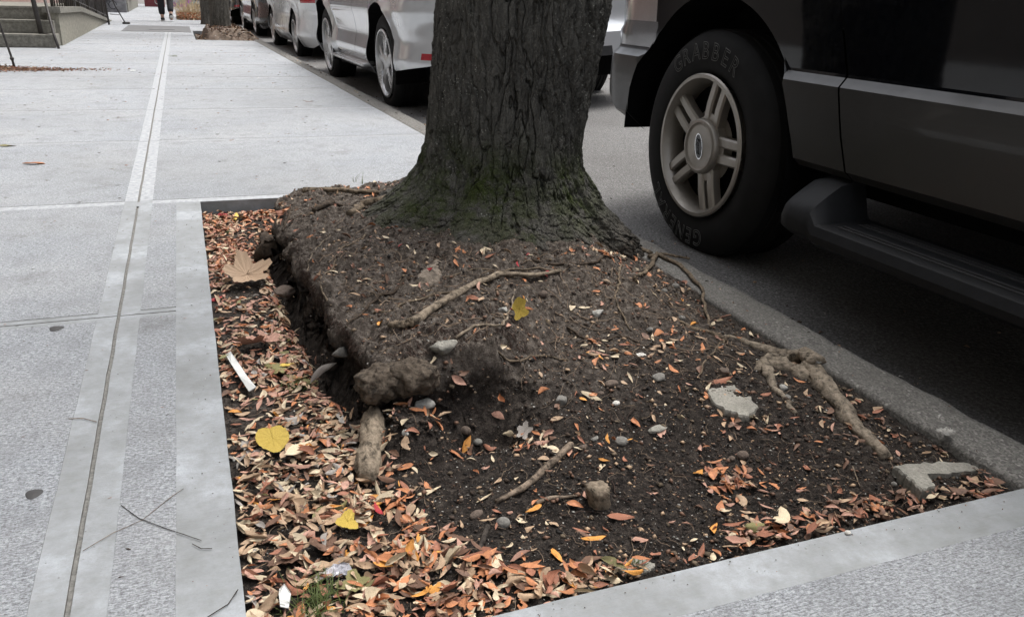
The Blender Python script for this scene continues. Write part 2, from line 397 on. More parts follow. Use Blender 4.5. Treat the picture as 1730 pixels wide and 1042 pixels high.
# brown dirt stain strip beside the rail foot
# curb
def curb_in(y): return 1.33+curbshift(y)
cy_ = np.concatenate([np.arange(-6, 0.5, .3), np.arange(.5, 5, .025), np.arange(5, 12, .12), np.arange(12, 45, .6)])
prof = [(0.004, -.13), (0.004, -.012), (0.010, -.003), (0.03, 0), (0.06, 0), (0.09, 0), (0.12, -.001), (0.142, -.006), (0.152, -.018), (0.156, -.05), (0.158, -.13)]
V = []; nP = len(prof)
for yy in cy_:
    jt = -.007 if any(abs(yy-q) < .013 for q in (-.4, 1.475, 3.3, 4.95)) else 0
    for k, (px, pz) in enumerate(prof):
        a = float(fbm(np.array(yy*5.0), np.array(k*.6), s=21, o=5)); b = float(fbm(np.array(yy*14.0), np.array(k*.9), s=23, o=4))
        V.append((float(curb_in(yy))+px+(a*.010 if k > 6 else a*.004), yy, pz+(b*.005-.002 if k > 2 else 0)+(jt if k > 1 else 0)))
Fa = np.array([[i*nP+k, (i+1)*nP+k, (i+1)*nP+k+1, i*nP+k+1] for i in range(len(cy_)-1) for k in range(nP-1)])[:, ::-1]
cb = mesh_obj('curb', np.array(V), Fa, M['curb']); tag(cb, kind='structure')
# road (cross-sloped up to a crown) and gutter
def road_z(x): return np.interp(x, [1.0, 1.5, 3.4, 5.0, 7.0, 40], [-.09, -.085, .045, .10, .03, .03])
gx = np.concatenate([np.arange(1.0, 4, .1), np.arange(4, 9, .5), [12, 20, 40]]); gy = np.concatenate([np.arange(-8, 1, .5), np.arange(1, 12, .1), np.arange(12, 70, 1.)])
XX, YY = np.meshgrid(gx, gy, indexing='ij'); ZZ = road_z(XX)+fbm(XX*3, YY*3, s=31)*.004
idx = np.arange(XX.size).reshape(XX.shape)
Fr = np.stack([idx[:-1, :-1], idx[1:, :-1], idx[1:, 1:], idx[:-1, 1:]], -1).reshape(-1, 4)
tag(mesh_obj('road', np.stack([XX, YY, ZZ], -1).reshape(-1, 3), Fr, M['asphalt']), kind='structure')
gb = MB(); gb.add([(-300, -300, -.4), (300, -300, -.4), (300, 300, -.4), (-300, 300, -.4)], [(0, 1, 2, 3)])
tag(gb.build('ground', simple('earth', (.12, .11, .10), .95)), kind='structure')

# ------------------------------------------------------------------ pit soil height field
GS = 0.0033
ax = np.arange(-0.012, 1.36, GS); ay = np.arange(0.795, 3.36, GS)
X, Y = np.meshgrid(ax, ay, indexing='ij')
TC = np.array([0.995, 2.50])
def height(X, Y):
    wx = X+fbm(X*7, Y*7, s=41)*.030; wy = Y+fbm(X*7+9, Y*7, s=42)*.030
    base = -0.050+fbm(X*5, Y*5, s=43)*.010
    # left wall position along y
    xl = np.interp(Y, [1.38, 1.5, 1.7, 1.95, 2.4, 2.7, 2.95, 3.2], [.36, .285, .262, .245, .232, .225, .26, .36])
    left = sstep(-.016, .016, wx-xl+fbm(X*13, Y*13, s=47, o=5, g=.62)*.060)
    wfr = np.interp(X, [.2, .55, .66, .8, 1.3], [.045, .06, .30, .55, .62])
    yfr = np.interp(X, [.2, .3, .55, .66, .8, 1.3], [1.50, 1.44, 1.43, 1.47, 1.62, 1.72])
    front = sstep(-1, 1, (wy-yfr+fbm(X*18, Y*18, s=48)*.03*(X < .75))/wfr)
    back = 1-sstep(2.95, 3.28, wy)*np.interp(X, [.2, .5, .8, 1.3], [.95, .6, .35, .3])
    right = 1-sstep(.98, 1.34, X)*.62
    top = .105+.045*np.exp(-((X-TC[0])**2+(Y-TC[1])**2)/.16)
    # edge of the root ball sags slightly
    lip = -.02*np.exp(-((X-xl)/.06)**2)
    Hh = base+(top+lip-base)*left*front*back*right
    # low slope in the right front
    Hh = Hh+.028*sstep(.75, 1.25, X)*(1-front)*sstep(.9, 1.25, Y)
    # lower lump below the front lip
    Hh = np.maximum(Hh, base+.062*np.exp(-(((X-.345)/.075)**2+((Y-1.40)/.085)**2)**2)+.0)
    # trough along the curb
    Hh = np.maximum(Hh, -.012-.05*(1-sstep(1.23, 1.32, X+fbm(X*9, Y*9, s=49)*.03))) if False else Hh
    # hollow under the front lip (burrow)
    Hh = Hh-.05*np.exp(-(((X-.50)/.075)**2+((Y-1.375)/.04)**2))
    Hh = Hh-.030*np.exp(-((wx-xl+.022)/.022)**2)*sstep(1.5, 1.6, Y)*(1-sstep(2.75, 2.9, Y))
    Hh = np.where(Hh < 0, Hh+(-.014-Hh)*.75*sstep(1.12, 1.28, X+fbm(X*6, Y*6, s=53)*.05), Hh)
    m = sstep(0.0, .08, Hh)
    r = fbm(X*22, Y*22, s=51, o=5, g=.62)
    f1, f2, cid = worley(X*38+fbm(X*20, Y*20, s=60)*.8, Y*38, s=61)
    Hh = Hh+r*(.009+.017*m)+np.abs(fbm(X*11, Y*11, s=52, o=3))*.022*m-.004+(cid-.5)*.006*(.4+m)+(vnoise(X*120, Y*120, s=62))*.0022+vnoise(X*240, Y*240, s=63)*.0013
    # edges tucked under slabs
    return Hh
Z = height(X, Y)
Z = np.where(X > 1.335, np.minimum(Z, -.03), Z); Z = np.minimum(Z, np.where(Y > 3.322, -.03, 9)); Z = np.minimum(Z, np.where((X < .01) | (Y < .83), -.03, 9))
NX, NY = X.shape
def Hs(x, y):
    fx = np.clip((np.asarray(x, float)-ax[0])/GS, 0, NX-1.001); fy = np.clip((np.asarray(y, float)-ay[0])/GS, 0, NY-1.001)
    i = fx.astype(int); j = fy.astype(int); a = fx-i; b = fy-j
    return Z[i, j]*(1-a)*(1-b)+Z[i+1, j]*a*(1-b)+Z[i, j+1]*(1-a)*b+Z[i+1, j+1]*a*b
def normal(x, y, e=.012):
    v = Vector((-(float(Hs(x+e, y))-float(Hs(x-e, y)))/(2*e), -(float(Hs(x, y+e))-float(Hs(x, y-e)))/(2*e), 1.0)); return v.normalized()
def surf(x, y):
    if 0.006 < x < 1.33 and .83 < y < 3.33: return float(Hs(x, y))
    return 0.0
def at(u, v):
    """where a sight line meets the ground: start point for things lying there"""
    d = ray(u, v); d = d/abs(d[2]); t = .4
    while t < 1.2:
        p = np.array([0, 0, HCAM])+d*t
        if p[2] < surf(p[0], p[1]): break
        t += .0015
    return Vector((float(p[0]), float(p[1]), surf(p[0], p[1])))
# undercut: lower wall vertices are pushed in under the lip
XD = X.copy(); YD = Y.copy()
zz = (Z+.05)/.15
slopex = np.gradient(Z, GS, axis=0); slopey = np.gradient(Z, GS, axis=1)
und = np.exp(-((zz-.28)/.26)**2)
wl = ((X < .5) & (Y > 1.3) & (Y < 3.1))
XD += np.where(wl, und*np.clip(slopex/3, 0, 1)*.045, 0)
YD += np.where(X < .62, und*np.clip(slopey/2.5, 0, 1)*.03, 0)
idx = np.arange(X.size).reshape(X.shape)
Fs = np.stack([idx[:-1, :-1], idx[1:, :-1], idx[1:, 1:], idx[:-1, 1:]], -1).reshape(-1, 4)
soil = mesh_obj('soil', np.stack([XD, YD, Z], -1).reshape(-1, 3), Fs, M['soil']); tag(soil, kind='structure')
bz = sstep(-.04, .09, Z)*.8+.30*fbm(X*5, Y*5, s=71)+.25*sstep(1.35, 1.9, Y)-.25*np.exp(-(((X-.9)/.35)**2+((Y-1.05)/.28)**2))
bz = np.clip(bz+.12, 0, 1)
a_ = soil.data.attributes.new('brown', 'FLOAT', 'POINT'); a_.data.foreach_set('value', bz.ravel().astype(np.float32))

# ------------------------------------------------------------------ the big street tree
LAT = np.array([math.cos(math.radians(21.8)), -math.sin(math.radians(21.8))]); FWD = np.array([math.sin(math.radians(21.8)), math.cos(math.radians(21.8))])
zk = [-.08, .06, .147, .21, .27, .34, .46, .57, .77, 1.5, 3.0, 4.6]
rL = [.72, .60, .455, .375, .33, .306, .29, .277, .259, .245, .22, .19]
rR = [.43, .345, .275, .24, .205, .200, .212, .232, .268, .285, .25, .21]
rF = [.70, .54, .385, .295, .268, .258, .25, .25, .25, .24, .22, .19]
rB = [.5, .42, .34, .29, .27, .26, .25, .25, .25, .24, .22, .19]
zt = np.concatenate([np.arange(-.08, .92, .0026), np.arange(.92, 1.6, .02), np.arange(1.6, 4.6, .1)])
nth = 900; th = np.linspace(0, 2*PI, nth, endpoint=False)
T, Zt = np.meshgrid(th, zt, indexing='xy')
RR = np.zeros_like(T)
c = np.cos(T); s_ = np.sin(T)
iL, iR, iF, iB = (np.interp(Zt, zk, r) for r in (rL, rR, rF, rB))
RR = np.where(c > 0, iR*c*c, iL*c*c)+np.where(s_ > 0, iB*s_*s_, iF*s_*s_)
fl = np.exp(-np.maximum(Zt-.05, 0)/.13)
RR += fl*(.030*np.cos(5*T+1.0)+.022*np.cos(8*T+2.2)+.016*np.cos(13*T+.5))+.008*np.cos(3*T+Zt*2)
arc = T*.26
# wrap-free coordinates on a cylinder
cxn, cyn = np.cos(T), np.sin(T)
big = fbm(cxn*2.2+9, cyn*2.2+Zt*1.3, Zt*2.2, o=4, s=81)
wx_ = arc*20+fbm(cxn*5, cyn*5+Zt*3, Zt*5, s=82)*1.5; wz_ = Zt*3.6+fbm(cxn*5+3, cyn*5+3, Zt*6, s=83)*1.3
f1, f2, cid = worley(wx_, wz_, s=84)
crack = 1-sstep(0, .13, f2-f1)
g1, g2, cid2 = worley(arc*75+fbm(cxn*9, cyn*9, Zt*9, s=87)*2.0, Zt*34+fbm(cxn*9+4, cyn*9, Zt*12, s=88)*1.5, s=85)
msk = sstep(-.25, .35, fbm(cxn*3+20, cyn*3+Zt, Zt*3, s=86))
crack2 = (1-sstep(0, .25, g2-g1))*(.35+.65*fl)
disp = big*.020-crack*(.35+.65*msk)*.028+(cid-.5)*.012*msk-crack2*.005+(cid2-.5)*.004+fbm(cxn*28, cyn*28, Zt*28, o=4, s=89, g=.7)*.006
k1, k2, kid = worley(RR*c*26+fbm(RR*c*14, RR*s_*14, Zt*14, s=93)*1.2, RR*s_*26+Zt*14, s=91)
k3, k4, kid3 = worley(RR*c*60+4, RR*s_*60+Zt*30, s=92)
flw = np.exp(-np.maximum(Zt-.05, 0)/.10)
disp = disp*(1-.5*flw)+flw*(-.016*(1-sstep(0, .22, k2-k1))+(kid-.5)*.020-.006*(1-sstep(0, .3, k4-k3))+(kid3-.5)*.008+fbm(RR*c*9, RR*s_*9, Zt*9, s=94)*.035)
RR += disp
cxz = np.interp(Zt, [0, .8, 1.5, 3, 4.6], [0, 0, .01, .10, .25])
wX = TC[0]+LAT[0]*(RR*c+cxz)+FWD[0]*RR*s_; wY = TC[1]+LAT[1]*(RR*c+cxz)+FWD[1]*RR*s_
nz = len(zt); idx = np.arange(nz*nth).reshape(nz, nth); nx_ = np.roll(idx, -1, axis=1)
Ft = np.stack([idx[:-1], nx_[:-1], nx_[1:], idx[1:]], -1).reshape(-1, 4)
tree = empty('street_tree', 'thick dark trunk with mossy flared base standing in the near tree pit', 'tree', (TC[0], TC[1], .0))
Vt = np.stack([wX-TC[0], wY-TC[1], Zt], -1).reshape(-1, 3)
trunk = mesh_obj('trunk', Vt, Ft, M['bark'], tree)
mo = np.exp(-((Zt-.23)/.12)**2)*sstep(-.2, .5, -s_)*np.clip(.55+fbm(cxn*3, cyn*3, Zt*4, s=90)*1.3, 0, 1)
mo = np.maximum(mo, .75*np.exp(-((Zt-.17)/.06)**2)*np.exp(-((T-4.05)/.35)**2))
trunk.data.attributes.new('moss', 'FLOAT', 'POINT').data.foreach_set('value', np.clip(mo*1.25, 0, 1).ravel().astype(np.float32))
trunk.data.attributes.new('base', 'FLOAT', 'POINT').data.foreach_set('value', np.clip(np.exp(-np.maximum(Zt-.05, 0)/.07), 0, 1).ravel().astype(np.float32))
def rel(p): return (p[0]-TC[0], p[1]-TC[1], p[2])
# limbs high above
rr = random.Random(5)
def limb(p0, ang, ln, r0, name='branch', parent=tree):
    pts = []; rad = []; p = Vector(p0); d = Vector((math.cos(ang), math.sin(ang), .75)).normalized(); mb = MB()
    for i in range(9):
        pts.append(p.copy()); rad.append(r0*(1-i/9.5)); d = (d+Vector((rr.uniform(-.2, .2), rr.uniform(-.2, .2), rr.uniform(-.05, .2)))).normalized(); p = p+d*ln/9
    mb.tube(pts, rad, 10, rough=.06)
    for i in range(2, 9):
        for q in range(2):
            a2 = rr.uniform(0, 2*PI); pp = [pts[i]]; dd = Vector((math.cos(a2), math.sin(a2), .4)).normalized()
            for j in range(5):
                dd = (dd+Vector((rr.uniform(-.3, .3), rr.uniform(-.3, .3), rr.uniform(-.1, .3)))).normalized(); pp.append(pp[-1]+dd*ln*.09)
            mb.tube(pp, [rad[i]*.45*(1-j/6.5)+.003 for j in range(6)], 6)
    return mb.build(name, M['bark'], parent, True)
for a in (0.4, 1.9, 3.3, 5.0): limb((.24*LAT[0], .24*LAT[1], 4.4), a, 3.2, .10)

def surf_path(px, lift=0.5, r=.006, n=14, jit=.004, seed=0):
    """path over the soil through pixel way-points"""
    P = [at(*q) for q in px]; out = []; q = random.Random(seed)
    seg = sum((P[i+1]-P[i]).length for i in range(len(P)-1)) or 1
    for i in range(len(P)-1):
        k = max(2, int(n*(P[i+1]-P[i]).length/seg)+1)
        for j in range(k):
            t = j/k; p = P[i].lerp(P[i+1], t); p.x += q.uniform(-jit, jit); p.y += q.uniform(-jit, jit)
            p.z = surf(p.x, p.y)+r*lift; out.append(p)
    out.append(P[-1]+Vector((0, 0, r*lift)))
    # smooth heights
    for _ in range(3):
        for i in range(1, len(out)-1): out[i].z = max(out[i].z*.4+.3*(out[i-1].z+out[i+1].z), surf(out[i].x, out[i].y)+r*lift*.4)
    return out
def root(px, r0, r1, mat='root', lift=.5, seed=0, parent=tree, name='root', rough=.12, n=16, flat=.85, jit=.004):
    pts = surf_path(px, lift, (r0+r1)/2, n, jit, seed); k = len(pts)
    rad = [(r0+(r1-r0)*i/(k-1))*(1+.06*math.sin(i*1.1+seed)) for i in range(k)]
    mb = MB(); mb.ridge = .22; o = TC if parent is tree else (0, 0)
    mb.tube([(p.x-o[0], p.y-o[1], p.z) for p in pts], rad, 12, rough=rough, seed=seed, flat=flat)
    return mb.build(name, M[mat], parent, True)
ROOTS = [
 ([(945, 462), (870, 470), (800, 488), (745, 520), (695, 552)], .006, .011, 'root_pale', .9),
 ([(945, 462), (900, 455), (850, 462), (800, 458), (752, 470)], .003, .002, 'root', .9),
 ([(770, 495), (700, 510), (660, 525), (632, 530)], .004, .003, 'root', .8),
 ([(700, 550), (660, 556)], .013, .007, 'root', .5),
 ([(870, 490), (850, 560), (800, 552), (770, 575)], .002, .0035, 'root_pale', 1.5),
 ([(1110, 432), (1085, 466), (1072, 476)], .008, .005, 'root', .9),
 ([(1110, 432), (1150, 450), (1185, 490), (1200, 556)], .0075, .003, 'root', .9),
 ([(1095, 436), (1120, 432), (1165, 440)], .008, .004, 'root', .9),
 ([(672, 338), (645, 345), (612, 352), (590, 365)], .020, .010, 'root', .5),
 ([(512, 326), (545, 322), (580, 324), (640, 330)], .012, .007, 'root', 1.0),
 ([(1020, 400), (1060, 412), (1100, 430)], .012, .007, 'root', .4),
 ([(560, 345), (545, 355), (530, 360)], .014, .008, 'root_dark', .8),
 ([(742, 430), (733, 455), (722, 480)], .020, .034, 'root_hump', -1.3),
 ([(560, 400), (535, 420), (522, 450), (520, 475)], .0015, .001, 'root_pale', 2),
 ([(1225, 568), (1255, 575), (1290, 590), (1340, 600), (1380, 622)], .008, .024, 'root_dust', -.35),
 ([(1360, 620), (1380, 640), (1410, 680), (1450, 730), (1500, 775)], .026, .012, 'root_dust', -.05),
 ([(1300, 612), (1340, 625), (1385, 645)], .026, .022, 'root_dust', -.45),
 ([(1290, 615), (1310, 660), (1345, 700)], .014, .005, 'root_dust', .1),
 ([(1340, 598), (1300, 605), (1280, 628)], .016, .010, 'root_dust', -.1),
 ([(1150, 545), (1190, 560), (1225, 578)], .004, .008, 'root', .2),
 ([(560, 345), (610, 352), (660, 372), (700, 380)], .004, .007, 'root_dark', .5),
 ([(620, 400), (580, 420), (540, 470), (560, 520)], .003, .002, 'root', .8),
 ([(690, 470), (640, 500), (600, 540), (585, 565)], .005, .0025, 'root_dark', .7),
 ([(840, 592), (880, 612), (930, 602), (960, 610)], .003, .002, 'root', .8),
 ([(1050, 450), (1040, 510), (1065, 560)], .0035, .002, 'root', .8),
 ([(960, 560), (1000, 580), (1060, 570), (1100, 590)], .003, .0015, 'root_dark', 1.0),
 ([(1230, 570), (1200, 600), (1180, 640)], .003, .0015, 'root', .8),
 ([(500, 352), (486, 366), (478, 392)], .006, .004, 'root_dark', .6),
 ([(900, 440), (950, 450), (1010, 448), (1060, 440)], .005, .003, 'root_dark', .6),
]
for i, (p, a, b, m_, lf) in enumerate(ROOTS): root(p, a, b, m_, lf, seed=i)

# ------------------------------------------------------------------ rocks, chunks, wood
def rock_mesh(r, seed, sub=3, sq=(1, .8, .6), ang=.25, name='stone', mat=None):
    import bmesh
    bm = bmesh.new(); bmesh.ops.create_icosphere(bm, subdivisions=sub, radius=1)
    rs = np.random.RandomState(seed); npl = 16 if ang > .12 else 7; pl = rs.normal(size=(npl, 3)); pl /= np.linalg.norm(pl, axis=1)[:, None]; dd = rs.uniform(.48, .85, npl) if ang > .12 else rs.uniform(.75, .97, npl)
    for v in bm.verts:
        p = np.array(v.co)
        for n_, d_ in zip(pl, dd):
            e = p@n_-d_
            if e > 0: p = p-n_*e*min(1, ang*3.2)
        p = p*(1+(.16 if ang > .12 else .05)*float(fbm(np.array(p[0]*3+seed), np.array(p[1]*3), np.array(p[2]*3), s=seed)))
        v.co = Vector((p[0]*r*sq[0], p[1]*r*sq[1], p[2]*r*sq[2]))
    me = bpy.data.meshes.new(name); bm.to_mesh(me); bm.free(); me.materials.append(mat)
    me.polygons.foreach_set('use_smooth', [True]*len(me.polygons)); return me
def place(me, name, u, v, rot=0, sink=.3, hz=.01, label=None, cat='stone', group=None, tilt=(0, 0)):
    p = at(u, v); o = bpy.data.objects.new(name, me); COL.objects.link(o)
    o.location = (p.x, p.y, p.z+hz*(1-sink)); o.rotation_euler = (tilt[0], tilt[1], rot)
    return tag(o, label, cat, group)
def pw(u, v): # metres per pixel at the soil there
    p = at(u, v); return (Vector((p.x, p.y, p.z))-Vector((0, 0, HCAM))).length/F
STONES = [ # u,v,width px,mat,shape,label
 (750, 586, 58, 'conc_chunk', (1, .6, .5), .3, 'pale lump of broken mortar under the front lip of the root ball'),
 (720, 683, 42, 'st_pale', (1, .8, .65), .3, 'knobbly whitish stone among orange leaves below the root ball'),
 (948, 676, 34, 'st_grey', (1, .8, .7), .3, 'dark grey angular stone on soil in the middle of the pit'),
 (1008, 530, 30, 'st_pale', (1, .8, .7), .32, 'pale angular stone high on the soil slope under the trunk'),
 (851, 526, 22, 'st_pale', (.8, 1, .7), .3, 'small pale chunk beside the upright yellow leaf'),
 (1111, 637, 32, 'st_grey', (1, .8, .6), .3, 'grey stone on the slope left of the flat concrete patch'),
 (1033, 647, 34, 'st_brown', (1, .7, .4), .2, 'flat dull stone half buried in the middle of the slope'),
 (1111, 722, 44, 'conc_chunk', (1, .6, .3), .25, 'flat pale fragment lying above the black humus patch'),
 (1050, 745, 24, 'st_grey', (1, .95, .6), .05, 'round blue grey pebble next to a small yellow leaf'),
 (985, 755, 20, 'st_brown', (1, .7, .6), .2, 'brown pebble at the upper end of the fallen stick'),
 (1005, 740, 20, 'st_grey', (1, .7, .5), .2, 'dull pebble between the stick and the round blue grey pebble'),
 (850, 884, 24, 'st_grey', (1, 1, .85), .02, 'smooth round grey pebble on the near soil'),
 (833, 943, 14, 'st_grey', (1, 1, .85), .02, 'small round brown pebble near the front leaf litter'),
 (805, 868, 28, 'st_brown', (1, .6, .5), .1, 'dark oval pebble left of the smooth round one'),
 (686, 732, 19, 'st_pale', (.8, 1, .6), .3, 'small pale stone right of the exposed wood piece'),
 (787, 729, 20, 'st_brown', (.8, 1, .7), .1, 'brown rounded stone left of centre'),
 (807, 748, 16, 'st_grey', (1, 1, .7), .05, 'small grey round stone beside the brown rounded one'),
 (1254, 770, 22, 'st_brown', (1, .8, .7), .05, 'brown pebble above the orange leaf clump in the right part'),
 (1236, 776, 12, 'st_brown', (1, .9, .8), .05, 'tiny brown pebble touching the larger brown pebble'),
 (1141, 484, 13, 'st_grey', (1, 1, .8), .02, 'oval grey pebble high on the slope near the curb'),
 (1122, 492, 11, 'st_grey', (1, 1, .8), .05, 'tiny grey pebble left of the oval pebble near the curb'),
 (918, 497, 18, 'st_brown', (1, .7, .7), .05, 'brown oval pebble embedded right of the yellow leaf'),
 (1152, 538, 12, 'st_grey', (.9, 1, .8), .03, 'small upright grey pebble below the root fork'),
 (1097, 556, 18, 'st_grey', (1, .8, .6), .25, 'small grey stone in the middle of the upper slope'),
 (1222, 628, 26, 'st_brown', (1, .8, .7), .25, 'dark brown stone above the flat concrete patch'),
 (1378, 622, 18, 'st_pale', (1, .8, .8), .3, 'pale cracked stone at the bend of the curb side root'),
 (1330, 672, 16, 'st_grey', (1, .9, .7), .2, 'small grey stone in the fork of the curb side root'),
 (1322, 655, 18, 'st_pale', (1, .8, .7), .25, 'pale stone wedged on the curb side root'),
 (575, 597, 34, 'st_grey', (1, .7, .7), .3, 'grey stone wedged at the foot of the root ball'),
 (1432, 900, 10, 'st_white', (1, .9, .7), .1, 'tiny white pebble by the near concrete edge'),
 (1510, 818, 9, 'st_grey', (.9, 1, .8), .05, 'tiny grey pebble left of the angular concrete piece'),
 (1041, 680, 15, 'st_white', (1, .8, .5), .1, 'small white shell like pebble on a red leaf'),
 (1015, 665, 12, 'st_brown', (1, .9, .6), .1, 'small tan pebble above the white shell like pebble'),
]
for i, (u, v, w, mt, sq, ang, lab) in enumerate(STONES):
    r = w*pw(u, v)/2; me = rock_mesh(r, 100+i, 3, sq, ang, 'stone', M[mt])
    place(me, 'stone' if w > 22 else 'pebble', u, v+w*.12, rot=RNG.uniform(0, .6), sink=.75, hz=r*sq[2], label=lab, cat='stone' if w > 22 else 'pebble')

rl_ = rock_mesh(.060, 411, 5, (1, .75, .62), .05, 'root_lump', M['root_mass'])
for v_ in rl_.vertices:
    q_ = float(fbm(np.array(v_.co.x*45), np.array(v_.co.y*45), np.array(v_.co.z*45), o=4, s=412)); v_.co *= 1+.34*q_+.14*float(fbm(np.array(v_.co.x*150), np.array(v_.co.y*150), np.array(v_.co.z*60), o=3, s=413))
place(rl_, 'root_lump', 648, 652, rot=.5, sink=.75, hz=.036, label='grey brown knobbly root lump under the front corner of the root ball', cat='root')
rl_ = rl_.copy(); place(rl_, 'root_lump', 690, 640, rot=2.5, sink=.9, hz=.030, label='smaller root lump right of the knobbly one under the root ball', cat='root')
def slab_piece(pix, thick, name, label, mat, cat, top=.012, sub=6, rough=.004):
    """broken flat piece whose outline runs through the given points"""
    P = [at(*q) for q in pix]; c = sum(P, Vector())/len(P); zt_ = c.z+top
    # resample outline
    out = []
    for i in range(len(P)):
        a, b = P[i], P[(i+1) % len(P)]
        for k in range(sub):
            t = k/sub; q = a.lerp(b, t); q.x += random.uniform(-1, 1)*rough; q.y += random.uniform(-1, 1)*rough; out.append(q)
    import bmesh
    bm = bmesh.new()
    loop0 = [bm.verts.new((q.x-c.x, q.y-c.y, -thick)) for q in out]
    loop1 = [bm.verts.new((q.x-c.x, q.y-c.y, top-.004)) for q in out]
    cc = Vector((sum(q.x for q in out)/len(out), sum(q.y for q in out)/len(out)))
    loop2 = [bm.verts.new(((q.x-c.x)*.96, (q.y-c.y)*.96, top+random.uniform(-.001, .001))) for q in out]
    n_ = len(out)
    for a, b in ((loop0, loop1), (loop1, loop2)):
        for i in range(n_): bm.faces.new((a[i], a[(i+1) % n_], b[(i+1) % n_], b[i]))
    f = bm.faces.new(loop2); bmesh.ops.triangulate(bm, faces=[f])
    bmesh.ops.recalc_face_normals(bm, faces=bm.faces)
    me = bpy.data.meshes.new(name); bm.to_mesh(me); bm.free(); me.materials.append(mat)
    o = bpy.data.objects.new(name, me); COL.objects.link(o); o.location = c
    return tag(o, label, cat)
slab_piece([(1505, 798), (1560, 790), (1640, 776), (1662, 786), (1600, 808), (1560, 812), (1576, 838), (1553, 848), (1528, 826)], .03, 'concrete_piece', 'angular L shaped piece of broken concrete near the right corner of the pit', M['conc_chunk'], 'rubble', .010)
slab_piece([(1195, 660), (1240, 652), (1265, 668), (1282, 692), (1262, 714), (1232, 706), (1205, 688)], .02, 'flat_rock', 'flat pale concrete lump half buried below the curb side root', M['conc_chunk'], 'rubble', .006)
slab_piece([(1040, 955), (1080, 940), (1110, 955), (1085, 972), (1052, 975)], .02, 'concrete_piece', 'mossy concrete lump tucked against the near concrete edge', M['conc_chunk'], 'rubble', .003)
place(rock_mesh(.036, 515, 4, (1, .8, .5), .3, 'stone', M['st_brown']), 'stone', 485, 508, rot=.4, sink=.7, hz=.018, label='dark half buried block left of the root ball')

def log(name, pix, radii, mat, label, cat, lift=.7, seg=18, rough=.10, seed=3, knots=0):
    P = [at(*q) for q in pix]; c = P[0].copy(); rr_ = []; pts = []
    n_ = 14
    for i in range(n_):
        t = i/(n_-1)*(len(P)-1); k = min(int(t), len(P)-2); p = P[k].lerp(P[k+1], t-k); r = float(np.interp(i/(n_-1), np.linspace(0, 1, len(radii)), radii))
        p.z = p.z+r*lift+.002*math.sin(i*1.3+seed); pts.append(p-c); rr_.append(r)
    zs = np.array([p.z for p in pts]); kf = np.polyfit(np.arange(n_), zs, 2); 
    for i, p in enumerate(pts): p.z = .3*p.z+.7*float(np.polyval(kf, i))
    mb = MB(); mb.ridge = .10; mb.tube(pts, rr_, seg, rough=rough, seed=seed)
    o = mb.build(name, M[mat], None, True, c); return tag(o, label, cat)
s = pw(625, 760)
log('wood_piece', [(633, 706), (628, 760), (620, 822)], [11*s, 19*s, 20*s, 17*s, 21*s, 14*s], 'root_pale', 'thick weathered piece of wood with a split end lying in the leaf litter', 'wood', .8, 26, .16, 5)
s = pw(1012, 830)
stub = at(1013, 852); mb = MB(); mb.ridge = .12; pts = [Vector((.000, 0, -.02)), Vector((0, 0, .0)), Vector((-.003, .002, .014)), Vector((-.004, .003, .028)), Vector((-.004, .004, .036))]
mb.tube(pts, [.020, .020, .021, .024, .020], 20, rough=.12, seed=8, cap=True)
tag(mb.build('root_stub', M['root_pale'], None, True, stub), 'short sawn root stub poking out of the dark soil', 'root')
log('stick', [(965, 757), (930, 790), (885, 830), (838, 850)], [.0065, .0075, .006, .004], 'twig', 'long bare stick lying diagonally in the middle of the near soil', 'stick', 1.2, 12, .08, 2)
log('stick', [(824, 893), (815, 920), (805, 950)], [.005, .0045, .004], 'twig_dark', 'short dark stick leaning below the smooth round pebble', 'stick', 1.2, 10, .1, 4)
log('wood_piece', [(445, 400), (458, 425), (440, 445)], [.012, .03, .024], 'root_dark', 'dark rotten wood knob left of the root ball', 'wood', .6, 16, .18, 6)
log('wood_piece', [(905, 853), (925, 845), (975, 840)], [.004, .004, .002], 'twig', 'short pale twig between the stick and the root stub', 'twig', .9, 8, .1, 4)
log('twig', [(1440, 790), (1452, 825)], [.0015, .001], 'root_pale', 'thin pale straw standing out of the black humus', 'twig', 2, 6, .1, 4)

# twigs on the sidewalk
def curve_thing(name, pix, r, mat, label, cat='twig', z=.0015):
    P = [Vector(gnd(u, v, z)) for u, v in pix]; c = P[0].copy(); mb = MB(); pts = []
    for i in range(len(P)-1):
        for k in range(4): pts.append(P[i].lerp(P[i+1], k/4)-c)
    pts.append(P[-1]-c); mb.tube(pts, r, 6, rough=.2, seed=len(pix)); return tag(mb.build(name, M[mat], None, True, c), label, cat)
curve_thing('twig', [(205, 853), (235, 875), (280, 892), (340, 912)], .0006, 'twig_dark', 'thin dark twig crossing another one on the near sidewalk')
curve_thing('twig', [(140, 930), (190, 900), (240, 878), (290, 838), (310, 825)], .0005, 'twig', 'thin brown twig lying under the dark one on the near sidewalk')
curve_thing('twig', [(116, 707), (140, 706), (163, 712)], .0008, 'twig', 'tiny curved twig touching the long sidewalk joint')
curve_thing('twig', [(350, 1042), (385, 1020), (402, 995)], .0007, 'twig_dark', 'thin curved twig at the bottom of the smooth pit border')
curve_thing('twig', [(325, 918), (340, 926), (358, 926)], .0006, 'twig_dark', 'tiny curl of twig below the crossed pair')
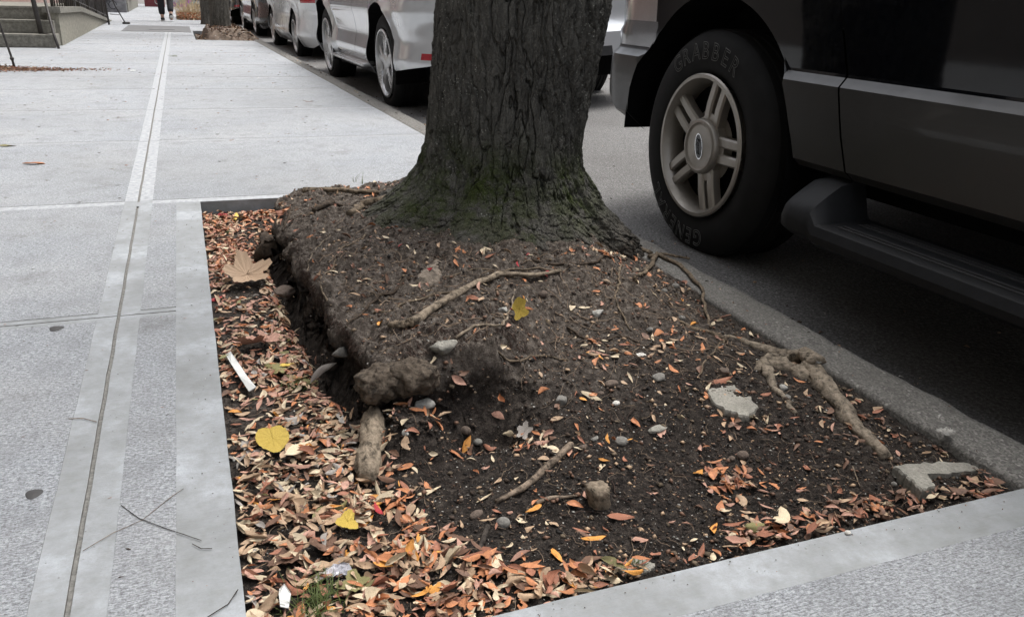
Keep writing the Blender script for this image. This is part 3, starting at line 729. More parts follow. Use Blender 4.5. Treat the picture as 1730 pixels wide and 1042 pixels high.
for (u, v, w, lab) in ((57, 834, 28, 'large dark gum spot on the nearest sidewalk slab'), (95, 555, 24, 'dark gum spot just past the sidewalk cross joint')):
    p = gnd(u, v); r = .8*w*math.hypot(np.linalg.norm(p[:2]), HCAM)/F/2; mb = MB(); V = [(0, 0, .0022)]
    for k in range(28):
        a = 2*PI*k/28; q = r*(1+.1*math.sin(3*a+u)); V.append((q*math.cos(a), q*1.15*math.sin(a), .0004))
    V += [(v_[0]*.8, v_[1]*.8, .0019) for v_ in V[1:29]]
    mb.add(V, [(0, 29+k, 29+(k+1) % 28) for k in range(28)]+[(29+k, 1+k, 1+(k+1) % 28, 29+(k+1) % 28) for k in range(28)])
    tag(mb.build('gum_spot', M['gum'], None, True, tuple(p)), lab, 'gum')
# ------------------------------------------------------------------ fallen leaves
def leaf_geo(rs, ns=7, nw=4, ln=1.0, wd=.3):
    """narrow curled blade along x, unit length"""
    bend = rs.uniform(-1.0, 1.5); cup = rs.uniform(-.4, 1.1); tw = rs.uniform(-1.3, 1.3); sk = rs.uniform(-.28, .28)
    V = []; pk = rs.uniform(.42, .62)
    for i in range(ns+1):
        t = i/ns; w = wd*.5*(math.sin(PI*min(1, t**(math.log(.5)/math.log(pk)))) ** .85)+.004
        if t == 1: w = .002
        a = bend*(t-.5); xx = (math.sin(a)/bend if abs(bend) > .05 else t-.5)*ln; zz = (1-math.cos(a))/(bend if abs(bend) > .05 else 1)*ln
        yc = sk*math.sin(PI*t)*.6
        for j in range(nw+1):
            s_ = (j/nw-.5)*2; y_ = s_*w; z_ = cup*abs(s_)**1.5*w*1.6+rs.uniform(-.006, .006)
            an = tw*(t-.5); V.append((xx, yc+y_*math.cos(an)-z_*math.sin(an), zz+y_*math.sin(an)+z_*math.cos(an)))
    k = nw+1; V = np.array(V); V[:, 2] += rs.uniform(-.022, .022, len(V)); V[:, 1] += rs.uniform(-.012, .012, len(V))
    quads = [(i*k+j, (i+1)*k+j, (i+1)*k+j+1, i*k+j+1) for i in range(ns) for j in range(nw)]
    if rs.uniform() < .3: # torn tip or bitten margin
        cut = rs.randint(max(2, ns//2), ns); quads = [q for q in quads if q[0]//k < cut or (q[0]//k == cut and rs.uniform() < .5)]
        if rs.uniform() < .5: quads = [q for q in quads if not (q[0] % k == 0 and q[0]//k in (1, 2))]
    return V, np.array(quads)
rsL = np.random.RandomState(5)
LV = [leaf_geo(rsL, wd=rsL.uniform(.20, .38)) for _ in range(26)]
LV.sort(key=lambda q: float(np.ptp(q[0][:, 2])))
LV_lo = [leaf_geo(rsL, 4, 2, wd=rsL.uniform(.24, .42)) for _ in range(14)]
LMESH = []
for i, (V, Fc) in enumerate(LV):
    me = bpy.data.meshes.new('fallen_leaf'); me.from_pydata(V.tolist(), [], Fc.tolist()); me.update()
    me.polygons.foreach_set('use_smooth', [True]*len(me.polygons)); me.materials.append(M['leaf_tan']); LMESH.append(me)
def inpoly(u, v, P):
    c = False; n = len(P); j = n-1
    for i in range(n):
        if (P[i][1] > v) != (P[j][1] > v) and u < (P[j][0]-P[i][0])*(v-P[i][1])/(P[j][1]-P[i][1])+P[i][0]: c = not c
        j = i
    return c
DENSE = [[(343, 345), (500, 350), (480, 375), (430, 425), (436, 440), (480, 500), (545, 590), (600, 680), (640, 700), (600, 835), (650, 850), (700, 830), (722, 900), (860, 950), (1000, 985), (830, 1042), (700, 1200), (412, 1200), (375, 700)]]
HOLES = [[(372, 660), (440, 655), (480, 700), (445, 745), (384, 745)], [(355, 490), (450, 500), (470, 545), (375, 590)], [(400, 375), (480, 372), (430, 415), (400, 420)]]
STRIP = [[(1215, 915), (1235, 880), (1330, 885), (1400, 850), (1480, 838), (1600, 835), (1720, 800), (1730, 830), (1240, 935)], [(860, 955), (930, 970), (1050, 950), (1105, 965), (980, 1010), (840, 1045)]]
CLUMP = [(775, 650, 62, 24, .9), (730, 712, 60, 12, .6), (1238, 818, 42, 26, .9), (900, 745, 60, 18, .5), (790, 755, 30, 25, .4), (1040, 600, 70, 35, .25), (1130, 580, 60, 35, .22), (640, 800, 60, 60, .8), (700, 690, 40, 20, .4),
         (1160, 940, 60, 14, .5), (1480, 700, 110, 60, .35), (1600, 780, 90, 30, .35), (1680, 810, 50, 20, .7), (1000, 765, 50, 20, .3), (1270, 720, 60, 14, .5), (890, 880, 50, 30, .3), (560, 660, 60, 40, .7), (1050, 425, 80, 14, .3), (1180, 450, 40, 10, .5)]
def density(u, v):
    d = .038 if v < 760 else .032
    for P in DENSE:
        if inpoly(u, v, P): d = 1.0
    for P in HOLES:
        if inpoly(u, v, P): d = .34
    for P in STRIP:
        if inpoly(u, v, P): d = .95
    for (a, b, rx, ry, w) in CLUMP:
        e = ((u-a)/rx)**2+((v-b)/ry)**2
        if e < 3: d = max(d, w*math.exp(-e))
    return d
def leafcolor(rs, u, v):
    if v < 470 and u < 560: p = dict(rust=.28, orange=.18, tan=.3, brown=.1, pink=.1, cream=.04)
    elif u < 620 and v > 690: p = dict(tan=.31, orange=.10, rust=.09, cream=.16, pink=.09, brown=.17, amber=.02, grey=.05, olive=.01)
    elif u < 620: p = dict(tan=.25, pink=.22, rust=.15, orange=.12, brown=.08, cream=.13, grey=.03, olive=.02)
    elif u > 1380: p = dict(brown=.45, rust=.15, tan=.16, pink=.12, orange=.08, cream=.04)
    elif u > 1180: p = dict(tan=.2, orange=.25, rust=.15, pink=.15, cream=.1, brown=.15)
    elif v > 880: p = dict(orange=.20, rust=.16, tan=.24, pink=.11, cream=.14, brown=.11, amber=.04)
    else: p = dict(orange=.22, rust=.12, cream=.22, tan=.18, pink=.14, amber=.03, red=.01, brown=.10)
    k = list(p); w = np.array([p[a] for a in k]); return k[rs.choice(len(k), p=w/w.sum())]
rs = np.random.RandomState(77)
CA = []
for _ in range(36000):
    x = rs.uniform(.012, 1.322); y = rs.uniform(.835, 3.3)
    zg = surf(x, y); uv = proj(np.array([x, y, zg])); u, v = float(uv[0]), float(uv[1])
    if (x-TC[0])**2+(y-TC[1])**2 < .36**2: continue
    if any(abs(x-np.interp(y, [1.38, 1.5, 1.7, 1.95, 2.4, 2.7, 2.95], [.36, .285, .262, .245, .232, .225, .26])+.02) < .022 for _q in (0,)) and 1.5 < y < 2.8 and rs.uniform() < .85: continue
    if rs.uniform() > density(u, v)*.70: continue
    if any((u-a)**2+((v-b)*1.3)**2 < c*c for a, b, c in ((462, 762, 30), (588, 908, 16), (408, 640, 12), (425, 660, 12), (392, 620, 10), (418, 480, 34), (428, 594, 26), (572, 975, 16), (625, 760, 18), (628, 800, 16), (483, 1025, 14), (1560, 800, 28), (1620, 785, 24))) and rs.uniform() < .85: continue
    nn = normal(x, y)
    if nn.z < .45: continue
    CA.append((x, y, zg, u, v, nn))
LM = []; TRN = []
for (x, y, zg, u, v, nn) in CA:
    dn = density(u, v); ln = (.013+.027*rs.uniform()**.9)*(1.0 if dn > .3 else .85)
    if u > 1380: ln *= .85
    tl = .26 if dn > .5 else .18
    m = nn.to_track_quat('Z', 'Y').to_matrix()@Euler((rs.normal()*tl, rs.normal()*tl, rs.uniform(0, 2*PI)), 'XYZ').to_matrix()
    if rs.uniform() < .3: m = m@Euler((PI, 0, 0)).to_matrix()
    lift = .003+(rs.uniform(0, .016) if dn > .5 else rs.uniform(0, .003))
    dist = math.hypot(math.hypot(x, y), HCAM)
    vis = (-40 < u < 1760 and v < 1060)
    TRN.append((m, (x, y, zg+lift), ln, leafcolor(rs, u, v), u, v, dn, vis, ln/dist*(1+.4*lift/.01)))
order = sorted(range(len(TRN)), key=lambda i: -TRN[i][8] if TRN[i][7] else 0)
indiv = set(order[:285])
CN = dict(tan='tan', orange='orange', rust='rust red', cream='cream coloured', pink='pinkish brown', brown='dark brown', red='crimson', yellow='yellow', amber='amber', olive='olive', grey='greyish')
def zone(u, v, dn):
    if dn < .3: return 'lying apart on bare soil'
    if u > 1200: return 'in the litter strip along the near right concrete edge'
    if u < 480: return 'in the thick litter beside the long left concrete border'
    if v > 880: return 'in the thick litter by the near concrete edge'
    return 'in the litter between the wood piece and the soil slope'
cl = list(CN)
SV = []; SF = []; SM = []; nb = 0
for i, (m, loc, ln, colr, u, v, dn, vis, sz) in enumerate(TRN):
    if i in indiv:
        o = bpy.data.objects.new('fallen_leaf', LMESH[rs.randint(len(LMESH))]); COL.objects.link(o)
        mw = Matrix.Translation(loc)@m.to_4x4()@Matrix.Scale(ln*1.08, 4)@Matrix.Diagonal((1, rs.uniform(.6, 1.45), rs.uniform(.4, 1.1), 1)); o.matrix_world = mw
        o.material_slots[0].link = 'OBJECT'; o.material_slots[0].material = M['leaf_'+colr]
        z_ = zone(u, v, dn); tag(o, f'small {CN[colr]} leaf {z_}', 'leaf', f'{CN[colr]} leaves {z_}')
    else:
        V, Fc = (LV if sz > .018 else LV_lo)[rs.randint(14)]
        V = V*np.array([1, rs.uniform(.55, 1.5), rs.uniform(.5, 1.2)])
        W = (V*ln)@np.array(m).T+np.array(loc); SV.append(W); SF.append(Fc+nb); nb += len(V); SM += [cl.index(colr)]*len(Fc)
o = mesh_obj('leaf_litter', np.concatenate(SV), np.concatenate(SF), [M['leaf_'+k] for k in cl], None, True, SM)
tag(o, 'carpet of small dry fallen leaves covering the soil of the tree pit', 'leaf litter', kind='stuff')

# ---- notable single leaves
def leaf_at(u, v, ang, ln, colr, label, wd=None, k=0, tilt=(0, 0), lift=.004, name='fallen_leaf'):
    p = at(u, v); nn = normal(p.x, p.y) if surf(p.x, p.y) != 0 else Vector((0, 0, 1))
    m = nn.to_track_quat('Z', 'Y').to_matrix()@Euler((tilt[0], tilt[1], ang), 'XYZ').to_matrix()
    me = LMESH[k % 9]; o = bpy.data.objects.new(name, me); COL.objects.link(o)
    L = ln*pw(u, v); o.matrix_world = Matrix.Translation((p.x, p.y, p.z+lift))@m.to_4x4()@Matrix.Scale(L, 4)
    if wd: o.matrix_world = o.matrix_world@Matrix.Diagonal((1, wd, 1, 1))
    o.material_slots[0].link = 'OBJECT'; o.material_slots[0].material = M['leaf_'+colr]
    return tag(o, label, 'leaf')
LS = [
 (1048, 877, .7, 44, 'rust', 'bright red orange leaf alone on the dark soil right below the root stub'),
 (1185, 803, .5, 38, 'amber', 'amber leaf lying alone on the black humus in the right half'),
 (1003, 910, 0., 44, 'amber', 'long amber leaf on dark soil above the near concrete edge'),
 (1083, 916, 1.2, 30, 'pink', 'small pink leaf standing on dark soil above the near concrete edge'),
 (1208, 897, -.4, 30, 'amber', 'small amber leaf just above the near concrete edge'),
 (900, 858, 1.6, 48, 'amber', 'upright amber leaf below the end of the long stick'),
 (770, 768, .2, 40, 'orange', 'orange leaf on soil right of the exposed wood piece'),
 (787, 755, .8, 34, 'amber', 'pale orange leaf crossing another one right of the wood piece'),
 (725, 832, -1.1, 44, 'cream', 'cream curled leaf below the wood piece'),
 (998, 673, -1.2, 38, 'cream', 'cream leaf standing in the middle of the slope'),
 (1250, 722, -.2, 34, 'pink', 'bright pink leaf on the lower edge of the flat rock'),
 (1215, 645, .1, 50, 'rust', 'red leaf lying on the top edge of the flat pale rock'),
 (1190, 672, -1.2, 20, 'orange', 'small orange leaf at the left edge of the flat pale rock'),
 (876, 762, -.5, 20, 'rust', 'tiny red leaf in the centre of the near soil'),
 (1028, 743, 1.2, 22, 'amber', 'small amber leaf left of the round blue grey pebble'),
 (1063, 745, .9, 16, 'amber', 'tiny yellow leaf touching the round blue grey pebble'),
 (1020, 780, -.5, 20, 'amber', 'tiny amber leaf above the root stub'),
 (1010, 600, -.7, 34, 'pink', 'pink leaf in the middle of the upper slope'),
 (1138, 625, 1.5, 26, 'orange', 'small orange leaf on the slope right of the grey stone'),
 (1110, 560, .9, 34, 'orange', 'orange leaf in a dry clump in the upper slope'),
 (1186, 590, 1.3, 28, 'orange', 'orange leaf in the upper right slope'),
 (925, 466, .0, 30, 'red', 'small red leaf at the tip of the pale branching root'),
 (800, 508, .1, 26, 'rust', 'small rust leaf above the dark root fringe'),
 (792, 405, .5, 28, 'cream', 'pale crumpled leaf on the base of the trunk'),
 (820, 428, 1.5, 30, 'cream', 'pale upright leaf at the foot of the trunk'),
 (828, 436, 1.2, 20, 'rust', 'small red leaf behind the pale upright leaf at the trunk foot'),
 (366, 506, -.1, 26, 'red', 'crimson leaf against the left concrete border'),
 (640, 872, 1.3, 26, 'red', 'magenta leaf below the wood piece'),
 (715, 875, .3, 40, 'red', 'magenta leaf right of the litter near the front'),
 (510, 650, .3, 60, 'olive', 'olive green leaf lying below the tall root ball face'),
 (462, 637, .15, 66, 'olive', 'long olive green leaf in the left litter'),
 (490, 628, .1, 34, 'yellow', 'small yellow leaf beside the long olive leaf'),
 (548, 642, .5, 52, 'grey', 'grey silvery leaf at the foot of the root ball'),
 (577, 885, .3, 44, 'yellow', 'narrow yellow leaf above the larger yellow one'),
 (505, 770, 0., 60, 'cream', 'long cream leaf below the heart shaped yellow leaf'),
 (470, 828, -.4, 64, 'cream', 'large cream leaf in the left litter near the border'),
 (770, 905, -.2, 60, 'brown', 'long curled dark brown leaf near the front litter'),
 (850, 968, -.3, 70, 'cream', 'long cream and green leaf at the front litter'),
 (1280, 900, -.4, 60, 'olive', 'olive leaf at the left end of the strip along the near edge'),
 (1310, 885, .2, 60, 'cream', 'whitish curled leaf in the strip along the near edge'),
 (1035, 968, -.5, 44, 'olive', 'olive green leaf tucked by the near concrete edge'),
 (1000, 960, .2, 50, 'brown', 'dark reddish leaf tucked by the near concrete edge'),
 (62, 277, .1, 34, 'orange', 'orange brown leaf alone on the left sidewalk slab'),
 (12, 248, .1, 22, 'olive', 'olive leaf at the left picture edge on the sidewalk'),
 (388, 238, .2, 14, 'brown', 'tiny brown leaf on the far right sidewalk slab'),
 (520, 172, -.4, 14, 'brown', 'tiny dark leaf near the curb on the sidewalk'),
 (384, 368, -.2, 34, 'red', 'red leaf in the far left corner of the pit'),
 (399, 372, .1, 28, 'yellow', 'yellow leaf in the far left corner of the pit'),
]
for i, (u, v, a, ln, c_, lab) in enumerate(LS): leaf_at(u, v, a, ln*1.05, c_, lab, k=i*5+2, lift=.004+(.012 if density(u, v) > .5 else 0)+(-.002 if surf(*at(u, v)[:2]) == 0 else 0), tilt=(.15*math.sin(i*3), .15*math.cos(i*2)))
def big_leaf(u, v, outline, size, rot, colr, label, curl=.3, lift=.015, tilt=(0, 0), stem=.3, seed=0, face=0.0):
    """lobed blade with veins folded a little; outline in unit polar steps"""
    p = at(u, v); L = size*pw(u, v); rr_ = random.Random(seed); n_ = len(outline); rings = 5; V = [(0, 0, 0)]
    for k in range(1, rings+1):
        for i, (a, r) in enumerate(outline):
            q = r*k/rings; x_, y_ = q*math.cos(a), q*math.sin(a)
            V.append((x_, y_, curl*(x_*x_*.5+abs(y_)**1.5*.7)+.035*math.sin(i*2.1)*q+rr_.uniform(-.01, .01)))
    Fc = [(0, 1+i, 1+(i+1) % n_) for i in range(n_)]+[(1+(k-1)*n_+i, 1+k*n_+i, 1+k*n_+(i+1) % n_, 1+(k-1)*n_+(i+1) % n_) for k in range(1, rings) for i in range(n_)]
    m_ = MB(); m_.add(V, Fc)
    V2 = [(v_[0], v_[1], v_[2]) for v_ in V]
    m_.tube([(-.02, 0, .01), (-.5, .02, .02), (-.5-stem, .08, .03)] if stem else [(0, 0, 0), (.1, 0, 0)], [.012, .015, .012], 5)
    for q in (0, .7, -.7): m_.tube([(0, 0, .012), (.4*math.cos(q), .4*math.sin(q), .016+curl*.08), (.75*math.cos(q), .75*math.sin(q), .02+curl*.3)], [.012, .008, .003], 4)
    o = m_.build('fallen_leaf', M['leaf_'+colr], None, True)
    nn = normal(p.x, p.y); mm = Matrix.Rotation(face, 3, 'X')@nn.to_track_quat('Z', 'Y').to_matrix()@Euler((tilt[0], tilt[1], rot)).to_matrix()
    o.matrix_world = Matrix.Translation((p.x, p.y, p.z+lift))@mm.to_4x4()@Matrix.Scale(L/2, 4); return tag(o, label, 'leaf')
def heart(n_=40): return [(2*PI*i/n_, (.95-.28*math.exp(-((abs((2*PI*i/n_)-PI))/.45)**2)+.20*math.exp(-(min(2*PI*i/n_, 2*PI-2*PI*i/n_)/.35)**2))*(1+(.03 if i % 2 else -.01))) for i in range(n_)]
def lobed(n_=60, lobes=5, dep=.35, ph=0): return [(2*PI*i/n_, (.55+.45*(.5+.5*math.cos(lobes*(2*PI*i/n_)+ph))**.8*(1 if math.cos(2*PI*i/n_) > -.6 else .6))*(1+.06*math.sin(i*2.6))) for i in range(n_)]
big_leaf(462, 762, heart(), 54, 2.3, 'yellow', 'bright yellow heart shaped leaf in the left litter', .12, .030, (0, 0), .25, 1, .55)
big_leaf(588, 908, lobed(40, 3, .2), 40, 1.0, 'yellow', 'ragged bright yellow leaf in the near left litter', .25, .030, (.1, .1), .1, 2, .5)
big_leaf(877, 541, [(a, r*(1 if abs(math.cos(a)) > .4 else .62)) for a, r in heart(24)], 40, 1.5, 'yellow', 'yellow leaf standing upright against the root fringe', .2, .024, (0, .1), .15, 3, .75)
big_leaf(418, 480, lobed(60, 5, .4), 88, .3, 'tan', 'large curled tan maple leaf left of the root ball', .55, .03, (.25, -.1), .1, 4)
big_leaf(428, 594, lobed(60, 5, .4, .5), 66, .2, 'pink', 'curled pinkish brown maple leaf beside the white strip', .6, .022, (.2, .2), .1, 5)
big_leaf(455, 590, lobed(50, 4, .4, 1.5), 46, 1.2, 'pink', 'smaller curled pinkish leaf touching the maple leaf', .6, .022, (.2, .2), .1, 6)
big_leaf(885, 735, lobed(50, 5, .5, .2), 36, .8, 'grey', 'small pale lobed leaf in the middle of the soil', .3, .006, (.1, .1), .1, 7)
big_leaf(550, 935, lobed(40, 3, .2, .4), 56, .5, 'brown', 'dark crumpled leaf in the near left litter', .5, .012, (.1, .2), 0, 8)
big_leaf(485, 952, lobed(40, 4, .2, .4), 64, .5, 'brown', 'wide dark brown flat leaf under the near left litter', .2, .012, (.1, .1), 0, 9)
big_leaf(600, 1000, lobed(40, 4, .2, .9), 60, 1.5, 'olive', 'olive brown crumpled leaf beside the grass tuft', .4, .014, (.1, .1), 0, 10)
big_leaf(430, 785, lobed(40, 3, .2, .9), 26, 1.5, 'tan', 'broken tan leaf piece left of the yellow heart shaped leaf', .4, .014, (.1, .1), 0, 11)
big_leaf(705, 1000, lobed(40, 3, .2, .2), 44, .5, 'brown', 'reddish brown leaf at the bottom of the front litter', .4, .014, (.1, .1), 0, 12)

# ---- rubbish
M['white_plastic'] = simple('white_plastic', (.52, .52, .49), .5, var=.1)
n = NT('clear_wrapper'); n.set(col=(.75, .74, .80), rough=.15, trans=.55, spec=.6); M['clear'] = n.m
def strip_thing(name, pix, wpx, mat, label, cat, lift=.02, th_=.0015):
    P = [at(*q) for q in pix]; c = P[0].copy(); mb = MB(); n_ = len(P); V = []
    for i, p in enumerate(P):
        t = (P[min(i+1, n_-1)]-P[max(0, i-1)]); t.z = 0; t.normalize(); a = Vector((-t.y, t.x, 0)); w = wpx[i]*pw(*pix[i])/2
        for s_ in (-1, 1):
            for q in (0, th_): V.append(p-c+a*w*s_+Vector((0, 0, lift+q+.004*math.sin(i*2+s_))))
    for i in range(n_-1):
        b = i*4; mb_ = [(b, b+4, b+5, b+1), (b+1, b+5, b+7, b+3), (b+3, b+7, b+6, b+2), (b+2, b+6, b+4, b)]
        mb.add([], []); mb.F += [tuple(f) for f in mb_]; mb.M += [0]*4
    mb.F += [(0, 1, 3, 2), ((n_-1)*4, (n_-1)*4+2, (n_-1)*4+3, (n_-1)*4+1)]; mb.M += [0, 0]; mb.V = [tuple(v) for v in V]
    return tag(mb.build(name, mat, None, False, c), label, cat)
strip_thing('plastic_strip', [(387, 612), (398, 630), (412, 650), (428, 673)], [8, 12, 13, 12], M['white_plastic'], 'white flat strip of plastic lying in the left litter', 'litter', .022)
strip_thing('plastic_scrap', [(478, 1010), (483, 1025), (482, 1045)], [8, 18, 12], M['white_plastic'], 'white scrap of plastic standing by the grass at the bottom', 'litter', .02)
def crumple(u, v, size, mat, label, name, seed, hz=.5):
    p = at(u, v); L = size*pw(u, v)/2; r_ = np.random.RandomState(seed); V = []; n_ = 9
    for i in range(n_):
        for j in range(n_):
            x_ = (i/(n_-1)-.5)*2; y_ = (j/(n_-1)-.5)*2; V.append((x_*(.9+.2*r_.rand()), y_*(.7+.2*r_.rand()), hz*(r_.rand()*.55-.1*(x_*x_+y_*y_))))
    Fc = [(i*n_+j, (i+1)*n_+j, (i+1)*n_+j+1, i*n_+j+1) for i in range(n_-1) for j in range(n_-1)]
    o = mesh_obj(name, [(a*L, b*L, c*L) for a, b, c in V], Fc, mat, None, False, None, (p.x, p.y, p.z+.012)); return tag(o, label, 'litter')
crumple(572, 975, 40, M['clear'], 'crumpled clear plastic wrapper on the near left litter', 'plastic_wrapper', 3)
crumple(1082, 608, 14, M['st_white'], 'small white torn scrap in the middle of the slope', 'paper_scrap', 4)
crumple(1592, 752, 22, M['st_pale'], 'crushed pale foil scrap by the curb in the right corner', 'foil_scrap', 6, .8)
crumple(225, 122, 7, M['white_plastic'], 'tiny white scrap on the far sidewalk slab', 'paper_scrap', 7)

# ---- grass tufts
M['grass'] = simple('grass', (.075, .10, .022), .7, var=.4, scale=60)
def tuft(u, v, nb_, h, spread, label, seed):
    p = at(u, v); q = random.Random(seed); mb = MB()
    for i in range(nb_):
        a = q.uniform(0, 2*PI); r0 = q.uniform(0, spread); x0, y0 = r0*math.cos(a), r0*math.sin(a); le = q.uniform(.5, 1)*h; b = q.uniform(0, 2*PI); w = .0011
        pts = [(x0+le*.7*t*t*math.cos(b), y0+le*.7*t*t*math.sin(b), le*(t-.35*t*t)) for t in (0, .35, .7, 1)]
        px_, py_ = -math.sin(b)*w, math.cos(b)*w
        V = []
        for k, (X_, Y_, Z_) in enumerate(pts): f_ = (1-.85*k/3); V += [(X_-px_*f_, Y_-py_*f_, Z_), (X_+px_*f_, Y_+py_*f_, Z_+.0004)]
        mb.add(V, [(0, 2, 3, 1), (2, 4, 5, 3), (4, 6, 7, 5)])
    return tag(mb.build('grass_tuft', M['grass'], None, True, p), label, 'grass')
tuft(530, 1030, 130, .05, .045, 'green grass tuft at the bottom of the litter', 1)
tuft(505, 655, 70, .03, .04, 'thin grass tuft in the left litter below the olive leaf', 2)
tuft(1072, 960, 26, .022, .012, 'small grass tuft on the mossy lump by the near edge', 3)
tuft(385, 395, 50, .02, .03, 'low grass tuft near the far left corner of the pit', 4)
tuft(400, 445, 50, .02, .03, 'low grass tuft left of the rotten wood knob', 5)
tuft(292, 96, 60, .03, .06, 'small dark weed clump growing in the sidewalk joint', 6)
for i, (u, v) in enumerate(((600, 308), (612, 312))): tuft(u, v, 4, .07, .01, ('pair of dry grass blades' if i else 'few dry grass blades')+' at the back of the root ball', 7+i)

# ---- grit, crumbs and fibres
def octa(r_):
    V = np.array([(1, 0, 0), (-1, 0, 0), (0, 1, 0), (0, -1, 0), (0, 0, 1), (0, 0, -1)], float)*(r_.uniform(.55, 1.2, size=(6, 1)))
    return V*np.array([1, r_.uniform(.45, .9), r_.uniform(.25, .7)])
OF = np.array([(0, 2, 4), (2, 1, 4), (1, 3, 4), (3, 0, 4), (2, 0, 5), (1, 2, 5), (3, 1, 5), (0, 3, 5)])
def scatter(name, N, sizes, mats, probs, label, cat, seed, dfun, clear=None):
    r_ = np.random.RandomState(seed); vs = []; fs = []; ms = []; b = 0; proto = [octa(r_) for _ in range(30)]
    for _ in range(N):
        x = r_.uniform(.012, 1.322); y = .835+(3.3-.835)*r_.uniform()**1.5; 
        if (x-TC[0])**2+(y-TC[1])**2 < .30**2: continue
        if r_.uniform() > dfun(x, y): continue
        s_ = sizes[0]*(sizes[1]/sizes[0])**(r_.uniform()**2); a = r_.uniform(0, 2*PI); ca, sa = math.cos(a), math.sin(a)
        V = proto[r_.randint(30)]*s_; V = np.stack([V[:, 0]*ca-V[:, 1]*sa, V[:, 0]*sa+V[:, 1]*ca, V[:, 2]], 1)+np.array([x, y, surf(x, y)+s_*.25])
        vs.append(V); fs.append(OF+b); b += 6; ms += [r_.choice(len(mats), p=probs)]*8
    o = mesh_obj(name, np.concatenate(vs), np.concatenate(fs), mats, None, False, ms); return tag(o, label, cat, kind='stuff')
humus = lambda x, y: min(1, .15+math.exp(-(((x-.85)/.42)**2+((y-1.05)/.32)**2))+(.35 if x < .2 else 0))
scatter('soil_crumbs', 26000, (.0012, .0065), [M['crumb_dark'], M['crumb_brown']], [.75, .25], 'loose dark crumbs of humus covering the near soil', 'soil crumbs', 1, humus)
scatter('soil_clods', 9000, (.0015, .009), [M['crumb_brown'], M['crumb_dark']], [.8, .2], 'brown clods of earth scattered over the root ball slope', 'soil clods', 2, lambda x, y: .9 if y > 1.3 and x > .25 else .2)
scatter('grit', 15000, (.0009, .0045), [M['st_white'], M['st_pale'], M['st_grey'], M['leaf_tan']], [.16, .26, .30, .28], 'pale grit and chips sprinkled through the soil', 'grit', 3, lambda x, y: .8 if x > .3 else .4)
scatter('wood_chips', 9000, (.0025, .010), [M['leaf_brown'], M['root'], M['leaf_tan'], M['crumb_brown']], [.35, .2, .2, .25], 'small brown chips and leaf fragments mixed into the soil surface', 'chips', 4, lambda x, y: .75 if x > .3 else .5)
def fibres(name, N, mat, label, seed, reg, ln=(.03, .12), r=.0006, up=.003):
    q = random.Random(seed); mb = MB()
    for _ in range(N):
        u, v = q.uniform(*reg[0]), q.uniform(*reg[1]); p = at(u, v)
        if normal(p.x, p.y, .03).z < .82: continue
        if not (.03 < p.x < 1.31 and .85 < p.y < 3.28): continue
        a = q.uniform(0, 2*PI); L = q.uniform(*ln); k = 7; pts = []; c_ = q.uniform(-1.3, 1.3)
        for i in range(k):
            if i and abs(surf(p.x, p.y)-pts[-1][2]) > .012: break
            if not (.01 < p.x < 1.32 and .84 < p.y < 3.3): break
            pts.append((p.x, p.y, surf(p.x, p.y)+up*(.3+q.random()*.9))); a += c_*.25+q.uniform(-.3, .3); p = p+Vector((math.cos(a), math.sin(a), 0))*L/k
        if len(pts) > 3: mb.tube(pts, [r*(1-.5*i/len(pts)) for i in range(len(pts))], 4, cap=False)
    return tag(mb.build(name, mat, None, True), label, 'roots', kind='stuff')
fibres('rootlets', 420, M['fibre'], 'fine pale rootlets trailing over the top of the root ball', 1, ((480, 1260), (370, 660)))
fibres('straw', 420, M['fibre'], 'thin straw and leaf stalks mixed through the soil and litter', 2, ((380, 1720), (420, 1030)), (.02, .07), .0006, .006)
fibres('fine_roots', 190, M['fibre'], 'matted thin brown roots spread over the root ball under the trunk', 5, ((470, 1260), (360, 600)), (.05, .16), .0013, .003)
fibres('stalks', 90, M['fibre_dark'], 'dark thin stalks lying over the soil slope', 6, ((640, 1700), (560, 900)), (.04, .11), .0009, .005)
# dark fringe of hanging root hairs along the lip
q = random.Random(9); mb = MB()
for _ in range(1500):
    t = q.random()
    if t < .62: u, v = q.uniform(640, 890), 0; v = np.interp(u, [640, 700, 760, 830, 890], [570, 575, 560, 535, 575])+q.uniform(-22, 30)
    else: v = q.uniform(400, 600); u = np.interp(v, [400, 470, 520, 560, 600], [492, 515, 545, 575, 605])+q.uniform(-6, 14)
    p = at(u, v)
    if not (.03 < p.x < 1.3): continue
    nn = normal(p.x, p.y, .02); d = Vector((nn.x, nn.y, 0)); 
    if d.length < .05: d = Vector((-.3, -1, 0))
    d.normalize(); L = q.uniform(.006, .018); pts = [p]
    dd = (Vector((d.x, d.y, .1))*.6+Vector((q.uniform(-.8, .8), q.uniform(-.8, .8), q.uniform(-.3, .3)))).normalized()
    for i in range(4): dd = (dd+Vector((0, 0, -.42))+Vector((q.uniform(-.3, .3), q.uniform(-.3, .3), 0))).normalized(); pts.append(pts[-1]+dd*L/4)
    mb.tube(pts, [.0008, .0007, .0006, .0004, .0002], 3, cap=False)
tag(mb.build('root_hairs', M['fibre_dark'], None, True), 'dark fringe of hair roots hanging from the edge of the root ball', 'roots', kind='stuff')
